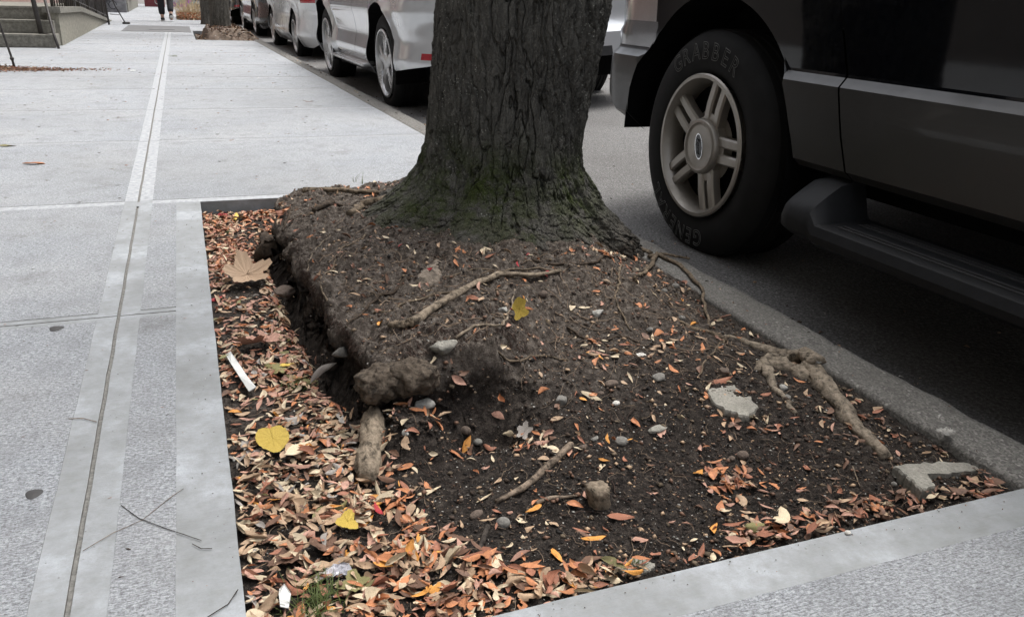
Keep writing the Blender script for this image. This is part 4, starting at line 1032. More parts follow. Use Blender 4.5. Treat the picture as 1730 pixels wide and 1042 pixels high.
# crumbs blown over the sidewalk
r_ = np.random.RandomState(15); vs = []; fs = []; ms = []; b = 0
for _ in range(800):
    y = r_.uniform(3.4, 16) if r_.rand() < .75 else r_.uniform(1, 3.3); x = r_.uniform(-.13*y-.35, min(1.2, .1*y+.3)) if y > 3.35 else r_.uniform(-.9, -.01)
    s_ = r_.uniform(.0015, .006)*(1+.05*y)*(1 if y > 3.3 else .45); a = r_.normal()*.5; ca, sa = math.cos(a), math.sin(a)
    V = octa(r_)*np.array([2.2, .7, .45])*s_; V = np.stack([V[:, 0]*ca-V[:, 1]*sa, V[:, 0]*sa+V[:, 1]*ca, V[:, 2]], 1)+np.array([x, y, s_*.3])
    vs.append(V); fs.append(OF+b); b += 6; ms += [r_.choice(4, p=[.55, .25, .12, .08])]*8
for _ in range(150):
    if r_.rand() < .5: x, y = -.002-abs(r_.normal())*.03, r_.uniform(.9, 3.3)
    else: y = .822-abs(r_.normal())*.02; x = r_.uniform(.25, 1.3)
    s_ = r_.uniform(.0006, .0020); V = octa(r_)*s_+np.array([x, y, s_*.3]); vs.append(V); fs.append(OF+b); b += 6; ms += [r_.choice(4, p=[.55, .25, .12, .08])]*8
o = mesh_obj('leaf_crumbs', np.concatenate(vs), np.concatenate(fs), [M['crumb_brown'], M['leaf_brown'], M['leaf_rust'], M['st_white']], None, False, ms)
tag(o, 'tiny leaf crumbs and specks strewn over the pale sidewalk', 'debris', kind='stuff')
vs = []; fs = []; ms = []; b = 0
for _ in range(900):
    y = r_.uniform(.6, 12); x = (1.50+abs(r_.normal())*.12 if r_.rand() < .6 else r_.uniform(1.52, 4)) if r_.rand() < .75 else r_.uniform(1.34, 1.48)
    cs = float(curb_in(y)-1.33); x += cs; zg = float(road_z(x)) if x > curb_in(y)+.165 else (0.0 if x < curb_in(y)+.14 else -.08)
    s_ = r_.uniform(.003, .010)*(1+.06*y); V, Fc = LV_lo[r_.randint(14)]; e = np.array(Euler((r_.normal()*.3, r_.normal()*.3, r_.uniform(0, 6.3))).to_matrix())
    vs.append((V*s_*r_.uniform(.8, 2.2))@e.T+np.array([x, y, zg+.003+s_*.1])); fs.append(Fc+b); b += len(V); ms += [r_.choice(4, p=[.4, .25, .15, .2])]*len(Fc)
o = mesh_obj('gutter_debris', np.concatenate(vs), np.concatenate(fs), [M['crumb_brown'], M['leaf_brown'], M['leaf_tan'], M['st_pale']], None, True, ms)
tag(o, 'small leaf scraps and grit gathered along the gutter and curb', 'debris', kind='stuff')
# heap of dirt and brown leaves at the rail foot
r_ = np.random.RandomState(16); vs = []; fs = []; ms = []; b = 0
for _ in range(1500):
    t = abs(r_.normal())*.45; x = -1.62+t*.8; y = 8.95+r_.normal()*.13*(1-.5*min(1, t)); V, Fc = LV_lo[r_.randint(14)]
    s_ = r_.uniform(.012, .03); e = np.array(Euler((r_.normal()*.4, r_.normal()*.4, r_.uniform(0, 6.3))).to_matrix())
    vs.append((V*s_)@e.T+np.array([x, y, .004+.02*r_.rand()*math.exp(-t*3)])); fs.append(Fc+b); b += len(V); ms += [r_.choice(3, p=[.5, .3, .2])]*len(Fc)
o = mesh_obj('leaf_drift', np.concatenate(vs), np.concatenate(fs), [M['leaf_brown'], M['leaf_rust'], M['leaf_tan']], None, True, ms)
tag(o, 'brown drift of leaf scraps by the foot of the left railing', 'leaf litter', kind='stuff')
# ------------------------------------------------------------------ vehicles
M['rubber'] = simple('rubber', (.009, .009, .009), .8, var=.35, scale=14, spec=.3)
M['rubber_letter'] = simple('rubber_letter', (.12, .118, .11), .7, var=.2)
M['alloy'] = m_paint('alloy_dirty', (.31, .285, .25), .55, .38, .35, 0.2, (.10, .085, .065))
M['alloy2'] = m_paint('alloy_silver', (.50, .50, .50), .7, .28, .15, .3)
M['black_paint'] = m_paint('black_paint', (.0018, .0022, .0035), 0, .05, .03, .35, (.006, .006, .006)); M['black_paint'].node_tree.nodes['Principled BSDF'].inputs['Specular IOR Level'].default_value = .25
M['clad'] = m_paint('grey_cladding', (.036, .035, .033), .3, .38, .45, .25, (.034, .030, .024))
M['silver'] = m_paint('silver_paint', (.58, .595, .61), .45, .20, .08, 1)
M['white'] = m_paint('white_paint', (.70, .72, .73), 0, .28, .05, 1)
M['dkgrey'] = m_paint('dark_grey_paint', (.045, .047, .05), .5, .25, .2, 1)
M['black_trim'] = simple('black_trim', (.02, .02, .021), .55, var=.2)
M['board'] = simple('running_board', (.0075, .008, .009), .55, var=.35, scale=25, bump=.001, spec=.25)
n = NT('car_glass'); n.set(col=(.01, .012, .014), rough=.05, spec=.6, coat=1); M['cglass'] = n.m
n = NT('red_lens'); n.set(col=(.33, .01, .02), rough=.12, coat=1); M['lens'] = n.m
n = NT('clear_lens'); n.set(col=(.8, .8, .82), rough=.05, trans=.85); M['lamp'] = n.m

def profile(pts):
    P = np.array(pts); return lambda y: np.interp(y, P[:, 0], P[:, 1])
def text_mesh(body, size, outline=True, depth=.0006):
    cu = bpy.data.curves.new('t', 'FONT'); cu.body = body; cu.size = size
    if outline: cu.fill_mode = 'NONE'; cu.bevel_depth = depth; cu.bevel_resolution = 0
    else: cu.extrude = depth
    o = bpy.data.objects.new('t', cu); COL.objects.link(o); bpy.context.view_layer.update()
    me = bpy.data.meshes.new_from_object(o.evaluated_get(bpy.context.evaluated_depsgraph_get())); bpy.data.objects.remove(o); return me
def wheel(parent, loc, R_, rr_, wid, mat, style, side, name='wheel', letters=None):
    """side=-1: outer face looks towards -x"""
    w = bpy.data.objects.new(name, None); COL.objects.link(w); w.parent = parent; w.location = loc; w.empty_display_size = .1
    s_ = side
    mb = MB(); sh = .022
    prof = [(-.012, rr_+.002), (-.004, rr_+.012), (.006, rr_+.03), (.010, (rr_+R_)/2-.01), (.006, R_-.055), (-.006, R_-.025), (-.020, R_-.010), (-.035, R_-.002)]
    tread = []
    x0 = .035; xe = wid-.035; gr = 5; stp = (xe-x0)/gr
    for g in range(gr):
        a = x0+g*stp; tread += [(a+.006, R_), (a+stp-.006, R_), (a+stp-.004, R_-.008), (a+stp+.002, R_-.008)]
    full = [(-p[0], p[1]) if False else (p[0], p[1]) for p in prof]
    # axial measured inward from outer face (0)
    outer = [(.012-p[0]*1.0, p[1]) for p in prof]; inner = [(wid-q[0], q[1]) for q in outer][::-1]
    allp = [(.05, rr_-.01)]+outer+tread+inner+[(wid-.03, rr_-.01)]
    mb.lathe([(-s_*a*(1), r) if s_ == -1 else (-a, r) for a, r in allp], 96)
    if s_ == -1: mb.V = [(abs(v[0]) if True else v[0], v[1], v[2]) for v in mb.V]
    t = mb.build('tyre', M['rubber'], w, False); shade_auto(t, 30)
    # rim barrel
    mb = MB(); sg = 1 if s_ == -1 else -1
    mb.lathe([(sg*a, r) for a, r in [(.002, rr_+.008), (-.004, rr_+.003), (-.004, rr_-.008), (.006, rr_-.014), (.03, rr_-.024), (.07, rr_-.030), (wid-.03, rr_-.04)]], 96)
    R1 = rr_-.018; hubx = .035
    def wedge(phi, hw0, hw1, r0, r1, d0, d1, th, off=0):
        """spoke bar from r0 to r1; depths d0,d1 at surface; th thickness"""
        V = []; c_, s2 = math.cos(phi), math.sin(phi)
        for (r, hw, d) in ((r0, hw0, d0), ((r0+r1)/2, (hw0+hw1)/2, (d0+d1)/2-.004), (r1, hw1, d1)):
            for (o_, dd) in ((off-hw, th), (off-hw, .006), (off-hw*.65, 0), (off+hw*.65, 0), (off+hw, .006), (off+hw, th)):
                V.append((sg*(d+dd), -(r*c_-o_*s2), r*s2+o_*c_))
        Fs_ = [(i*6+k, i*6+k+1, (i+1)*6+k+1, (i+1)*6+k) for i in range(2) for k in range(5)]
        mb.add(V, Fs_)
    if style == 'twin':
        for k in range(5):
            ph = math.radians(72*k+1)
            for o_ in (-1, 1):
                pr_ = ph+o_*.155; c_, s2 = math.cos(pr_), math.sin(pr_)
                wedge(ph, .0185, .0175, .070, R1+.004, .022, .016, .035, off=o_*.0285)
        # hub plate with rounded transitions
        V = [(sg*.020, 0, 0)]; nn_ = 60
        for k in range(nn_): a = 2*PI*k/nn_; r = .112+.012*math.cos(5*(a-math.radians(1))); V.append((sg*.024, -r*math.cos(a), r*math.sin(a)))
        for k in range(nn_): v_ = V[1+k]; V.append((sg*.06, v_[1], v_[2]))
        mb.add(V, [(0, 1+k, 1+(k+1) % nn_) for k in range(nn_)]+[(1+k, 1+nn_+k, 1+nn_+(k+1) % nn_, 1+(k+1) % nn_) for k in range(nn_)])
        mb.lathe([(sg*a, r) for a, r in [(.024, .098), (.006, .096), (.002, .092), (.001, .084), (.006, .078), (.007, .074), (.004, .02), (.004, .0005)]], 64)
    else:
        nsp = 5 if style == 'five' else 9
        for k in range(nsp):
            ph = 2*PI*k/nsp+.3
            if style == 'five':
                wedge(ph, .055, .030, .04, R1*.66, .012, .018, .04)
                for o_ in (-1, 1): wedge(ph+o_*.16, .018, .022, R1*.48, R1+.004, .014, .022, .035)
            else: wedge(ph, .022, .018, .04, R1+.004, .02, .018, .03)
        mb.lathe([(sg*a, r) for a, r in [(.03, .075), (.012, .070), (.008, .045), (.004, .03), (.004, .0005)]], 40)
    r_ = mb.build('rim', M[mat], w, False); shade_auto(r_, 40)
    mb = MB(); mb.lathe([(sg*.075, rr_-.03), (sg*.075, .0005)], 48); 
    mb.lathe([(sg*.055, .13), (sg*.055, .06)], 40, 1)
    mb.build('brake_disc', [M['void'], M['alloy']], w, True)
    if letters:
        for word, a0, da in letters:
            n_ = len(word); mb = MB()
            for i, ch in enumerate(word):
                a = math.radians(a0+da*(i-(n_-1)/2)); me = text_mesh(ch, .082, True, .0012)
                vv = [v.co.copy() for v in me.vertices]; mx = (min(v.x for v in vv)+max(v.x for v in vv))/2; rad_ = letters_r
                for v in vv:
                    X_, Z_ = (v.x-mx)*.92, v.y+rad_
                    # reading clockwise seen from -x: screen right is -y
                    sy, sz = X_*math.cos(a)+Z_*math.sin(a), -X_*math.sin(a)+Z_*math.cos(a)
                    v.x, v.y, v.z = sg*(.0008 if True else 0)+v.z*.8, -sy, sz
                mb.add(vv, [tuple(p.vertices) for p in me.polygons])
            mb.build('tyre_lettering', M['rubber_letter'], w, True)
        # hub emblem: dark oval, bright ring, script squiggle
        mb = MB(); nn_ = 40
        for (x_, ra, rb, mi_) in ((.0032, .046, .0235, 1), (.0024, .042, .0195, 0)):
            V = [(sg*x_, 0, 0)]+[(sg*x_, -ra*math.cos(2*PI*k/nn_), rb*math.sin(2*PI*k/nn_)) for k in range(nn_)]
            mb.add(V, [(0, 1+k, 1+(k+1) % nn_) for k in range(nn_)], mi_)
        V = []
        me = text_mesh('Ford', .030, False, .0004); vv = [v.co.copy() for v in me.vertices]; mx = (min(v.x for v in vv)+max(v.x for v in vv))/2
        mb.add([(sg*.0016, -(v.x-mx+(v.y-.008)*.3), v.y-.010) for v in vv], [tuple(p.vertices) for p in me.polygons], 1)
        e_ = mb.build('hub_emblem', [M['black_paint'], M['chrome']], w, False); e_.rotation_euler = (math.radians(76), 0, 0)
    return w
letters_r = .300

def car_body(root, spec):
    """lofted shell split into panels; local frame: y forward, z up from the road, origin mid-rear"""
    L0, L1 = spec['y0'], spec['y1']; W = spec['W']/2
    top = profile(spec['top']); bot = profile(spec['bot']); insx = profile(spec['inset']); endoff = spec['endoff']
    arches = spec['arches']
    ys_ = list(np.arange(L0, L1, .045))+[L1]+[L0+.008, L0+.02, L1-.008, L1-.02]
    for (yc, zc, ra) in arches: ys_ += [yc+ra*math.cos(a) for a in np.linspace(0, PI, 33)]+[yc-ra-.001, yc+ra+.001]
    for g in spec['gaps']: ys_ += [g[0]-.0035, g[0]+.0035]
    for c_ in spec['cuts']: ys_ += [c_-.0005, c_+.0005]
    ys_ = np.unique(np.round(ys_, 5)); 
    zs_ = sorted(set([round(z_, 4) for z_ in list(np.arange(.14, max(p[1] for p in spec['top'])+.02, .04))+spec['levels']]))
    zs_ = np.array(zs_)
    def zlow(y):
        z_ = float(bot(y))
        for (yc, zc, ra) in arches:
            if abs(y-yc) < ra: z_ = max(z_, zc+math.sqrt(max(0, ra*ra-(y-yc)**2)))
        return z_
    cr = spec.get('corner', .35); crf = spec.get('cornerf', cr)
    def xw(y, z_):
        dr = (y-L0)/cr; df = (L1-y)/crf
        p = 1.0
        if dr < 1: p = 1-spec.get('ctap', .17)*(1-max(0, dr))**2.6
        if df < 1: p = 1-spec.get('ctapf', .20)*(1-max(0, df))**2.6
        v_ = (W-float(insx(z_)))*p
        for (yc, zc, ra) in arches: # wheel-arch flare
            d = abs(math.hypot(y-yc, z_-zc)-ra); v_ += spec.get('flare', .012)*math.exp(-(d/.05)**2) if z_ > zc-.1 or abs(abs(y-yc)-ra) < .1 else 0
        v_ -= spec.get('dimple', lambda y, z_: 0)(y, z_)
        return v_
    def yo(y, z_):
        wr = max(0, 1-(y-L0)/.5); wf = max(0, 1-(L1-y)/.7); return y+wr*endoff(z_)[0]-wf*endoff(z_)[1]+(spec['shear'](y, z_) if 'shear' in spec else 0)
    parts = {}
    def part_add(k, quad):
        nm, mt = k; p = parts.setdefault(nm, dict(V=[], F=[], M=[], mats=[], idx={}))
        if mt not in p['mats']: p['mats'].append(mt)
        f_ = []
        for q in quad:
            kk = (round(q[0], 5), round(q[1], 5), round(q[2], 5))
            if kk not in p['idx']: p['idx'][kk] = len(p['V']); p['V'].append(q)
            if p['idx'][kk] not in f_: f_.append(p['idx'][kk])
        if len(f_) >= 3: p['F'].append(tuple(f_)); p['M'].append(p['mats'].index(mt))
    gapset = [g for g in spec['gaps']]
    for i in range(len(ys_)-1):
        y0, y1 = ys_[i], ys_[i+1]; zl0, zl1, zt0, zt1 = zlow(y0), zlow(y1), float(top(y0)), float(top(y1))
        for j in range(len(zs_)-1):
            z00, z01 = np.clip(zs_[j:j+2], zl0, zt0); z10, z11 = np.clip(zs_[j:j+2], zl1, zt1)
            if z01-z00 < 1e-5 and z11-z10 < 1e-5: continue
            yc_, zc_ = (y0+y1)/2, (z00+z01+z10+z11)/4
            isg = any(abs(yc_-g[0]) < .003 and g[1] < zc_ < g[2] for g in gapset)
            key = ('body', 'void') if isg else spec['classify'](yc_, zc_)
            ins = .012 if isg else 0
            for sd in (-1, 1):
                q = [(sd*(xw(y0, z00)-ins), yo(y0, z00), z00), (sd*(xw(y1, z10)-ins), yo(y1, z10), z10), (sd*(xw(y1, z11)-ins), yo(y1, z11), z11), (sd*(xw(y0, z01)-ins), yo(y0, z01), z01)]
                if sd == 1: q = q[::-1]
                k2 = key
                if key[0].startswith('door') : k2 = (key[0], key[1])
                part_add((k2[0]+('' if sd == -1 else '|r'), k2[1]) if key[0] not in ('body', 'front_bumper', 'rear_bumper') else key, q)
        # cap
        a0, a1 = xw(y0, zt0), xw(y1, zt1); k = 8; key = spec['capclass']((y0+y1)/2)
        for m_ in range(k):
            s0, s1 = -1+2*m_/k, -1+2*(m_+1)/k
            cz = lambda s_: .035*(1-s_*s_)
            part_add(('body', key), [(s0*a0, yo(y0, zt0), zt0+cz(s0)), (s1*a0, yo(y0, zt0), zt0+cz(s1)), (s1*a1, yo(y1, zt1), zt1+cz(s1)), (s0*a1, yo(y1, zt1), zt1+cz(s0))])
    for (ye, sgn) in ((ys_[0], 1), (ys_[-1], -1)):
        zl, ztp = zlow(ye), float(top(ye)); k = 14
        zz = np.unique(np.clip(zs_, zl, ztp))
        for j in range(len(zz)-1):
            for m_ in range(k):
                s0, s1 = -1+2*m_/k, -1+2*(m_+1)/k; bul = lambda s_: -sgn*.10*(1-s_*s_)
                q = [(s_*xw(ye, z_), yo(ye, z_)+bul(s_), z_) for s_, z_ in ((s0, zz[j]), (s1, zz[j]), (s1, zz[j+1]), (s0, zz[j+1]))]
                if sgn < 0: q = q[::-1]
                key = spec['endclass'](sgn, (s0+s1)/2, (zz[j]+zz[j+1])/2); part_add(key, q)
    for nm, p in parts.items():
        o = mesh_obj(nm.split('|')[0], p['V'], p['F'], [M[m_] for m_ in p['mats']], root, True, p['M']); shade_auto(o, 28)
    # underbody and wheel wells
    mb = MB(); ub = spec['ub']; mb.box((-W+.22, L0+.25, ub), (W-.22, L1-.25, ub+.25))
    for (yc, zc, ra) in arches:
        for sd in (-1, 1):
            ns = 32; V = []
            for k in range(ns+1):
                a = PI*k/ns*1.09-.01*PI
                a = a
                for xx_ in (min(W+.03, xw(yc+ra*math.cos(a), max(.5, zc+ra*math.sin(a)))-.001), W-.32): V.append((sd*xx_, yc+(ra+.005)*math.cos(a), zc+(ra+.005)*math.sin(a)))
            mb.add(V, [(2*k, 2*k+2, 2*k+3, 2*k+1) for k in range(ns)]); c0 = len(V)
            V2 = [(sd*(W-.32), yc+(ra+.005)*math.cos(PI*k/ns*1.09-.01*PI), zc+(ra+.005)*math.sin(PI*k/ns*1.09-.01*PI)) for k in range(ns+1)]
            mb.add(V2, [tuple(range(ns+1))])
    mb.build('underbody', M['void'], root)
ROLL = -math.radians(3.6)
def place_car(name, label, x, y, yaw=0, roll=ROLL, z=-.085, group='vehicles parked along the kerb'):
    r = empty(name, label, 'car', (x, y, z), (0, roll, yaw), group); return r

# --- near black sport utility vehicle
suv = place_car('parked_car', 'large black vehicle with grey lower cladding and running board parked beside the near tree', 2.66, 2.50, 0, 0)
suv['category'] = 'suv'
def dimp(y, z_): # soft ridge pressed along the door cladding
    return -.014*math.exp(-((z_-.605)/.026)**2)*sstep(-.80, -.88, y) if z_ > .5 and z_ < .68 else 0.0
def cls(y, z_):
    if .42 <= z_ < .693 and y < -.36 and y > -3.3:
        if y > -.665: return ('fender_cladding', 'clad')
        return ('door_cladding', 'clad') if y > -1.75 else ('rear_cladding', 'clad')
    if z_ < .692 and y > .38: return ('front_bumper', 'clad')
    if z_ < .705 and y > .38: return ('front_bumper', 'black_trim')
    if z_ < .80 and y > .38: return ('front_bumper', 'silverish')
    if z_ < .95 and y > .40: return ('headlight', 'lamp_in')
    if 1.15 < z_ < 1.72 and -3.9 < y < -.55: return ('window', 'cglass')
    if -1.75 < y < -.665 and 1.15 > z_ >= .693: return ('front_door', 'black_paint')
    if -2.8 < y < -1.75 and 1.15 > z_ >= .693: return ('rear_door', 'black_paint')
    return ('body', 'black_paint')
M['silverish'] = m_paint('bright_trim', (.16, .16, .165), .8, .18, .1, 1); M['lamp_in'] = M['chrome']
insp = [(.14, .14), (.36, .12), (.425, .035), (.45, .008), (.55, .0), (.655, .004), (.668, .006), (.692, .034), (.70, .038), (.95, .030), (1.12, .045), (1.2, .075), (1.75, .17), (1.9, .30), (2.0, .5)]
car_body(suv, dict(y0=-4.35, y1=.84, W=2.0, top=[(-4.4, 1.80), (-4.2, 1.90), (-3, 1.96), (-1.6, 1.94), (-1.1, 1.80), (-.50, 1.20), (-.2, 1.17), (.6, 1.10), (.84, 1.02)],
    bot=[(-4.4, .42), (-3.6, .40), (-.40, .43), (.40, .42), (.44, .375), (.52, .375), (.60, .445), (.70, .52), (.84, .58)], inset=insp, endoff=lambda z_: (.05 if z_ > .8 else 0, .03 if z_ > .76 else 0),
    arches=[(0, .40, .505), (-3.02, .40, .505)], gaps=[(-.665, .40, 1.9), (-1.75, .40, 1.9), (-2.8, .45, 1.9)], cuts=[], levels=[.425, .45, .655, .668, .692, .70, .705, .76, .80, .95, 1.15, 1.72],
    classify=cls, capclass=lambda y: 'black_paint' if (y > -.5 or -3.9 < y < -1.15) else 'cglass', endclass=lambda s_, a, z_: ('front_bumper', 'clad') if z_ < .65 and s_ < 0 else (('grille', 'silverish') if s_ < 0 and z_ < 1.0 and abs(a) < .8 else ('body', 'black_paint')),
    ub=.34, dimple=dimp, flare=0, corner=.3, cornerf=.24, ctapf=.22, shear=lambda y, z_: .35*(z_-.69)*math.exp(-((y+.67)/.16)**2)))
# wheels: outer face at world x = 1.69 -> local -0.97
LET = [('GRABBER', -3, 10.6), ('GENERAL', 200, 10.2)]
for (yy, sd, lt) in ((0, -1, LET), (-3.02, -1, LET), (0, 1, None), (-3.02, 1, None)):
    w = wheel(suv, (sd*.972, yy, .392), .40, .245, .265, 'alloy', 'twin', sd, letters=lt)
    if lt is None and yy == 0: pass
# door handle
for yy in (-1.5, -2.6):
    mb = MB(); mb.box((-1.0, yy-.10, 1.02), (-.955, yy+.10, 1.06), bev=.012); mb.build('door_handle', M['black_paint'], suv)
# running boards
for sd in (-1, 1):
    mb = MB(); secs = []
    # (y, outer x, inner x, z bottom, z top at lip, z top inner, end wall)
    base = [(1.02, .265), (1.10, .262), (1.118, .275), (1.122, .295), (1.112, .318), (1.10, .322), (1.06, .322), (1.02, .322), (.93, .326), (.90, .30)]
    end_ = [(1.02, .27), (1.09, .268), (1.112, .285), (1.115, .315), (1.105, .345), (1.085, .365), (1.05, .39), (1.01, .415), (.93, .43), (.90, .33)]
    def sec(prf, y, sc=1.0):
        cx_ = 1.0; cz_ = .33; return [(sd*(cx_+(a-cx_)*sc), y, cz_+(b-cz_)*sc) for a, b in prf]
    S = [sec(base, -3.55, .3)] + [sec(base, y) for y in (-3.5, -2.55, -2.50, -1.62, -1.57, -.80)] + [sec(end_, -.765), sec(end_, -.69), sec(end_, -.655, .93), sec(end_, -.635, .75), sec(end_, -.63, .4)]
    V = [v for s_ in S for v in s_]; k = len(base)
    mb.add(V, [(i*k+a, i*k+(a+1) % k, (i+1)*k+(a+1) % k, (i+1)*k+a) for i in range(len(S)-1) for a in range(k)]+[tuple(range(k)), tuple((len(S)-1)*k+a for a in range(k))])
    o = mb.build('running_board', M['board'], suv); shade_auto(o, 32)
    mb = MB()
    for (ya, yb_) in ((-1.50, -.84), (-2.45, -1.70), (-3.4, -2.6)):
        for xx_ in (1.075, 1.055, 1.0, .98, .96):
            mb.box((min(sd*xx_, sd*(xx_-.011)), ya, .321), (max(sd*xx_, sd*(xx_-.011)), yb_, .3255), bev=.0015)
    st_ = mb.build('step_tread', M['black_trim'], o)

# --- generic smaller cars
def std_car(root, Lr, Lf, W, H, wb, paint, kind, R_=.36, rim=.23, alloy='alloy2', style='five'):
    """rear axle at y=0"""
    y0, y1 = -Lr, wb+Lf; su = kind == 'suv'; hb = .95 if su else .88
    if su: top = [(y0, H-.12), (y0+.25, H-.03), (y0+1.2, H), (wb*.55, H-.03), (wb*.80, 1.12), (y1-.6, 1.02), (y1, .80)]
    else: top = [(y0, .98), (y0+.1, 1.02), (y0+.45, 1.05), (y0+1.15, H-.04), (y0+1.9, H), (wb*.62, H-.05), (wb*.93, .98), (y1-.5, .86), (y1, .62)]
    zb = .25 if su else .20; ra = R_+(.085 if su else .05)
    sill = [(y0, zb+(.20 if su else .06)), (y0+.2, zb+(.17 if su else 0)), (-ra, zb+(.12 if su else 0)), (.2, zb), (wb-ra, zb-.01), (y1-.2, zb), (y1, zb+.05)]
    ins = [(.10, .11), (zb, .085), (zb+.05, .05), (zb+.14, .006), (zb+.20, .0), (.58, .032), (.68, .026), (.80, .0), (.86, .014), (hb, .04), (hb+.05, .05), (H-.15, .20), (H-.03, .34), (H+.1, .5)]
    tl0, tl1 = (.88, 1.15) if su else (.76, .90)
    def cl_(y, z_):
        if hb+.03 < z_ < H-.14 and y0+.35 < y < wb*.80 and z_ < float(np.interp(y, [p[0] for p in top], [p[1] for p in top]))-.08: return ('window', 'cglass')
        if y < y0+.26 and tl0 < z_ < tl1: return ('tail_light', 'lens')
        if y < y0+.16 and .475 < z_ < .52 and su: return ('reflector', 'lens')
        if z_ < zb+.06 and ra < y < wb-ra: return ('sill', 'black_trim' if su else paint)
        if y < .12 and y > -ra*2 and z_ < .5 and y < -ra-.03: return ('rear_bumper', paint)
        if .35 < y < wb*.42 and .36 < z_ < hb+.03: return ('rear_door', paint)
        if wb*.42 < y < wb*.42+1.0 and .36 < z_ < hb+.03: return ('front_door', paint)
        return ('body', paint)
    def ec(s_, a, z_):
        if s_ > 0:
            if z_ < zb+(.28 if su else .10) and abs(a) < .75: return ('rear_bumper', 'black_trim')
            if tl0 < z_ < tl1 and abs(a) > .68: return ('tail_light' if a < 0 else 'tail_light|r', 'lens')
            if su and 1.1 < z_ < H-.18: return ('rear_window', 'cglass')
            if z_ < .62: return ('rear_bumper', paint)
            return ('body', paint)
        return ('grille', 'black_trim') if .35 < z_ < .6 and abs(a) < .6 else ('body', paint)
    car_body(root, dict(y0=y0, y1=y1, W=W, top=top, bot=sill, inset=ins, endoff=lambda z_: ((.0 if z_ < .62 else .07*min(1, (z_-.62)/.1)+max(0, z_-1.0)*.3 if su else (0 if z_ < .66 else .05)), 0), arches=[(0, R_, ra), (wb, R_, ra)],
        gaps=[(.36, .36, H), (wb*.42, .36, H), (wb*.42+1.0, .36, H)], cuts=[], levels=[zb+.05, zb+.06, zb+.10, .36, .475, .52, .62, tl0, tl1, hb+.03, H-.14], classify=cl_, capclass=lambda y: paint if (y < y0+1.2 or y > wb*.9 or (y0+1.4 < y < wb*.6)) else 'cglass',
        endclass=ec, ub=zb+.02, flare=.03 if su else .014, corner=.55, ctap=.20, cornerf=.6))
    for yy in (0, wb):
        for sd in (-1, 1): wheel(root, (sd*(W/2-.012), yy, R_), R_, rim, .25 if su else .205, alloy, style, sd)
    if su:
        for sd in (-1, 1):
            mb = MB(); mb.box((min(sd*(W/2-.10), sd*(W/2+.045)), ra+.10, .31), (max(sd*(W/2-.10), sd*(W/2+.045)), wb-ra-.10, .345), bev=.012)
            mb.build('running_board', M['alloy2'], root, True)
c1 = place_car('parked_car', 'silver sport utility vehicle seen from behind to the left of the near trunk', 2.50, 6.86, math.radians(1.2), z=-.085+.005)
c1['category'] = 'suv'; std_car(c1, 1.05, .95, 1.94, 1.72, 2.52, 'silver', 'suv', .385, .262)
c2 = place_car('parked_car', 'white sedan with red tail light parked ahead of the silver vehicle', 2.36, 12.30, math.radians(1.2)); c2['category'] = 'sedan'
std_car(c2, .98, .85, 1.76, 1.46, 2.50, 'white', 'sedan', .32, .215)
c3 = place_car('parked_car', 'dark grey car parked ahead of the white sedan', 2.26, 17.7, math.radians(1.2)); std_car(c3, 1.0, .9, 1.78, 1.5, 2.6, 'dkgrey', 'sedan', .33, .215)
c4 = place_car('parked_car', 'dark grey hatchback second from the far white vehicle in the parked row', 2.12, 23.3, math.radians(1.2)); c4['label'] = 'farther dark grey vehicle parked beyond the first grey car'
std_car(c4, 1.0, .9, 1.80, 1.65, 2.6, 'dkgrey', 'suv', .35, .22)
c5 = place_car('parked_car', 'white vehicle with red lamp at the far end of the parked row', 1.92, 29.2, math.radians(1.2)); std_car(c5, 1.0, .9, 1.80, 1.65, 2.6, 'white', 'suv', .35, .22)

# ------------------------------------------------------------------ far street: trees, stoop, fence, buildings, person
def far_tree(x, y, r, label, h=4.2, seed=1):
    t = empty('street_tree', label, 'tree', (x, y, 0)); a = np.linspace(0, 2*PI, 72, endpoint=False); zz = np.concatenate([np.arange(-.08, 1, .03), np.arange(1, h, .2)])
    A, Zz = np.meshgrid(a, zz); rr_ = r*(1-.06*Zz)+.20*r*np.exp(-Zz/.08)+fbm(np.cos(A)*2+seed, np.sin(A)*2+Zz*2, Zz*2, s=seed)*.03; rr_ += fbm(np.cos(A)*9, np.sin(A)*9, Zz*3, s=seed+3)*.015
    V = np.stack([rr_*np.cos(A)+Zz*.02, rr_*np.sin(A), Zz], -1).reshape(-1, 3); idx = np.arange(len(V)).reshape(len(zz), 72); nx_ = np.roll(idx, -1, axis=1)
    mesh_obj('trunk', V, np.stack([idx[:-1], nx_[:-1], nx_[1:], idx[1:]], -1).reshape(-1, 4), M['bark2'], t)
    for q_ in (0.5, 2.2, 4.1): limb((h*.02, 0, h-.3), q_, 2.4, .08, parent=t)
    return t
far_tree(.64, 15.75, .165, 'grey brown trunk rising from a leafy mound in the second tree pit', seed=2)
far_tree(.56, 20.3, .12, 'grey trunk just behind the second street tree', seed=5)
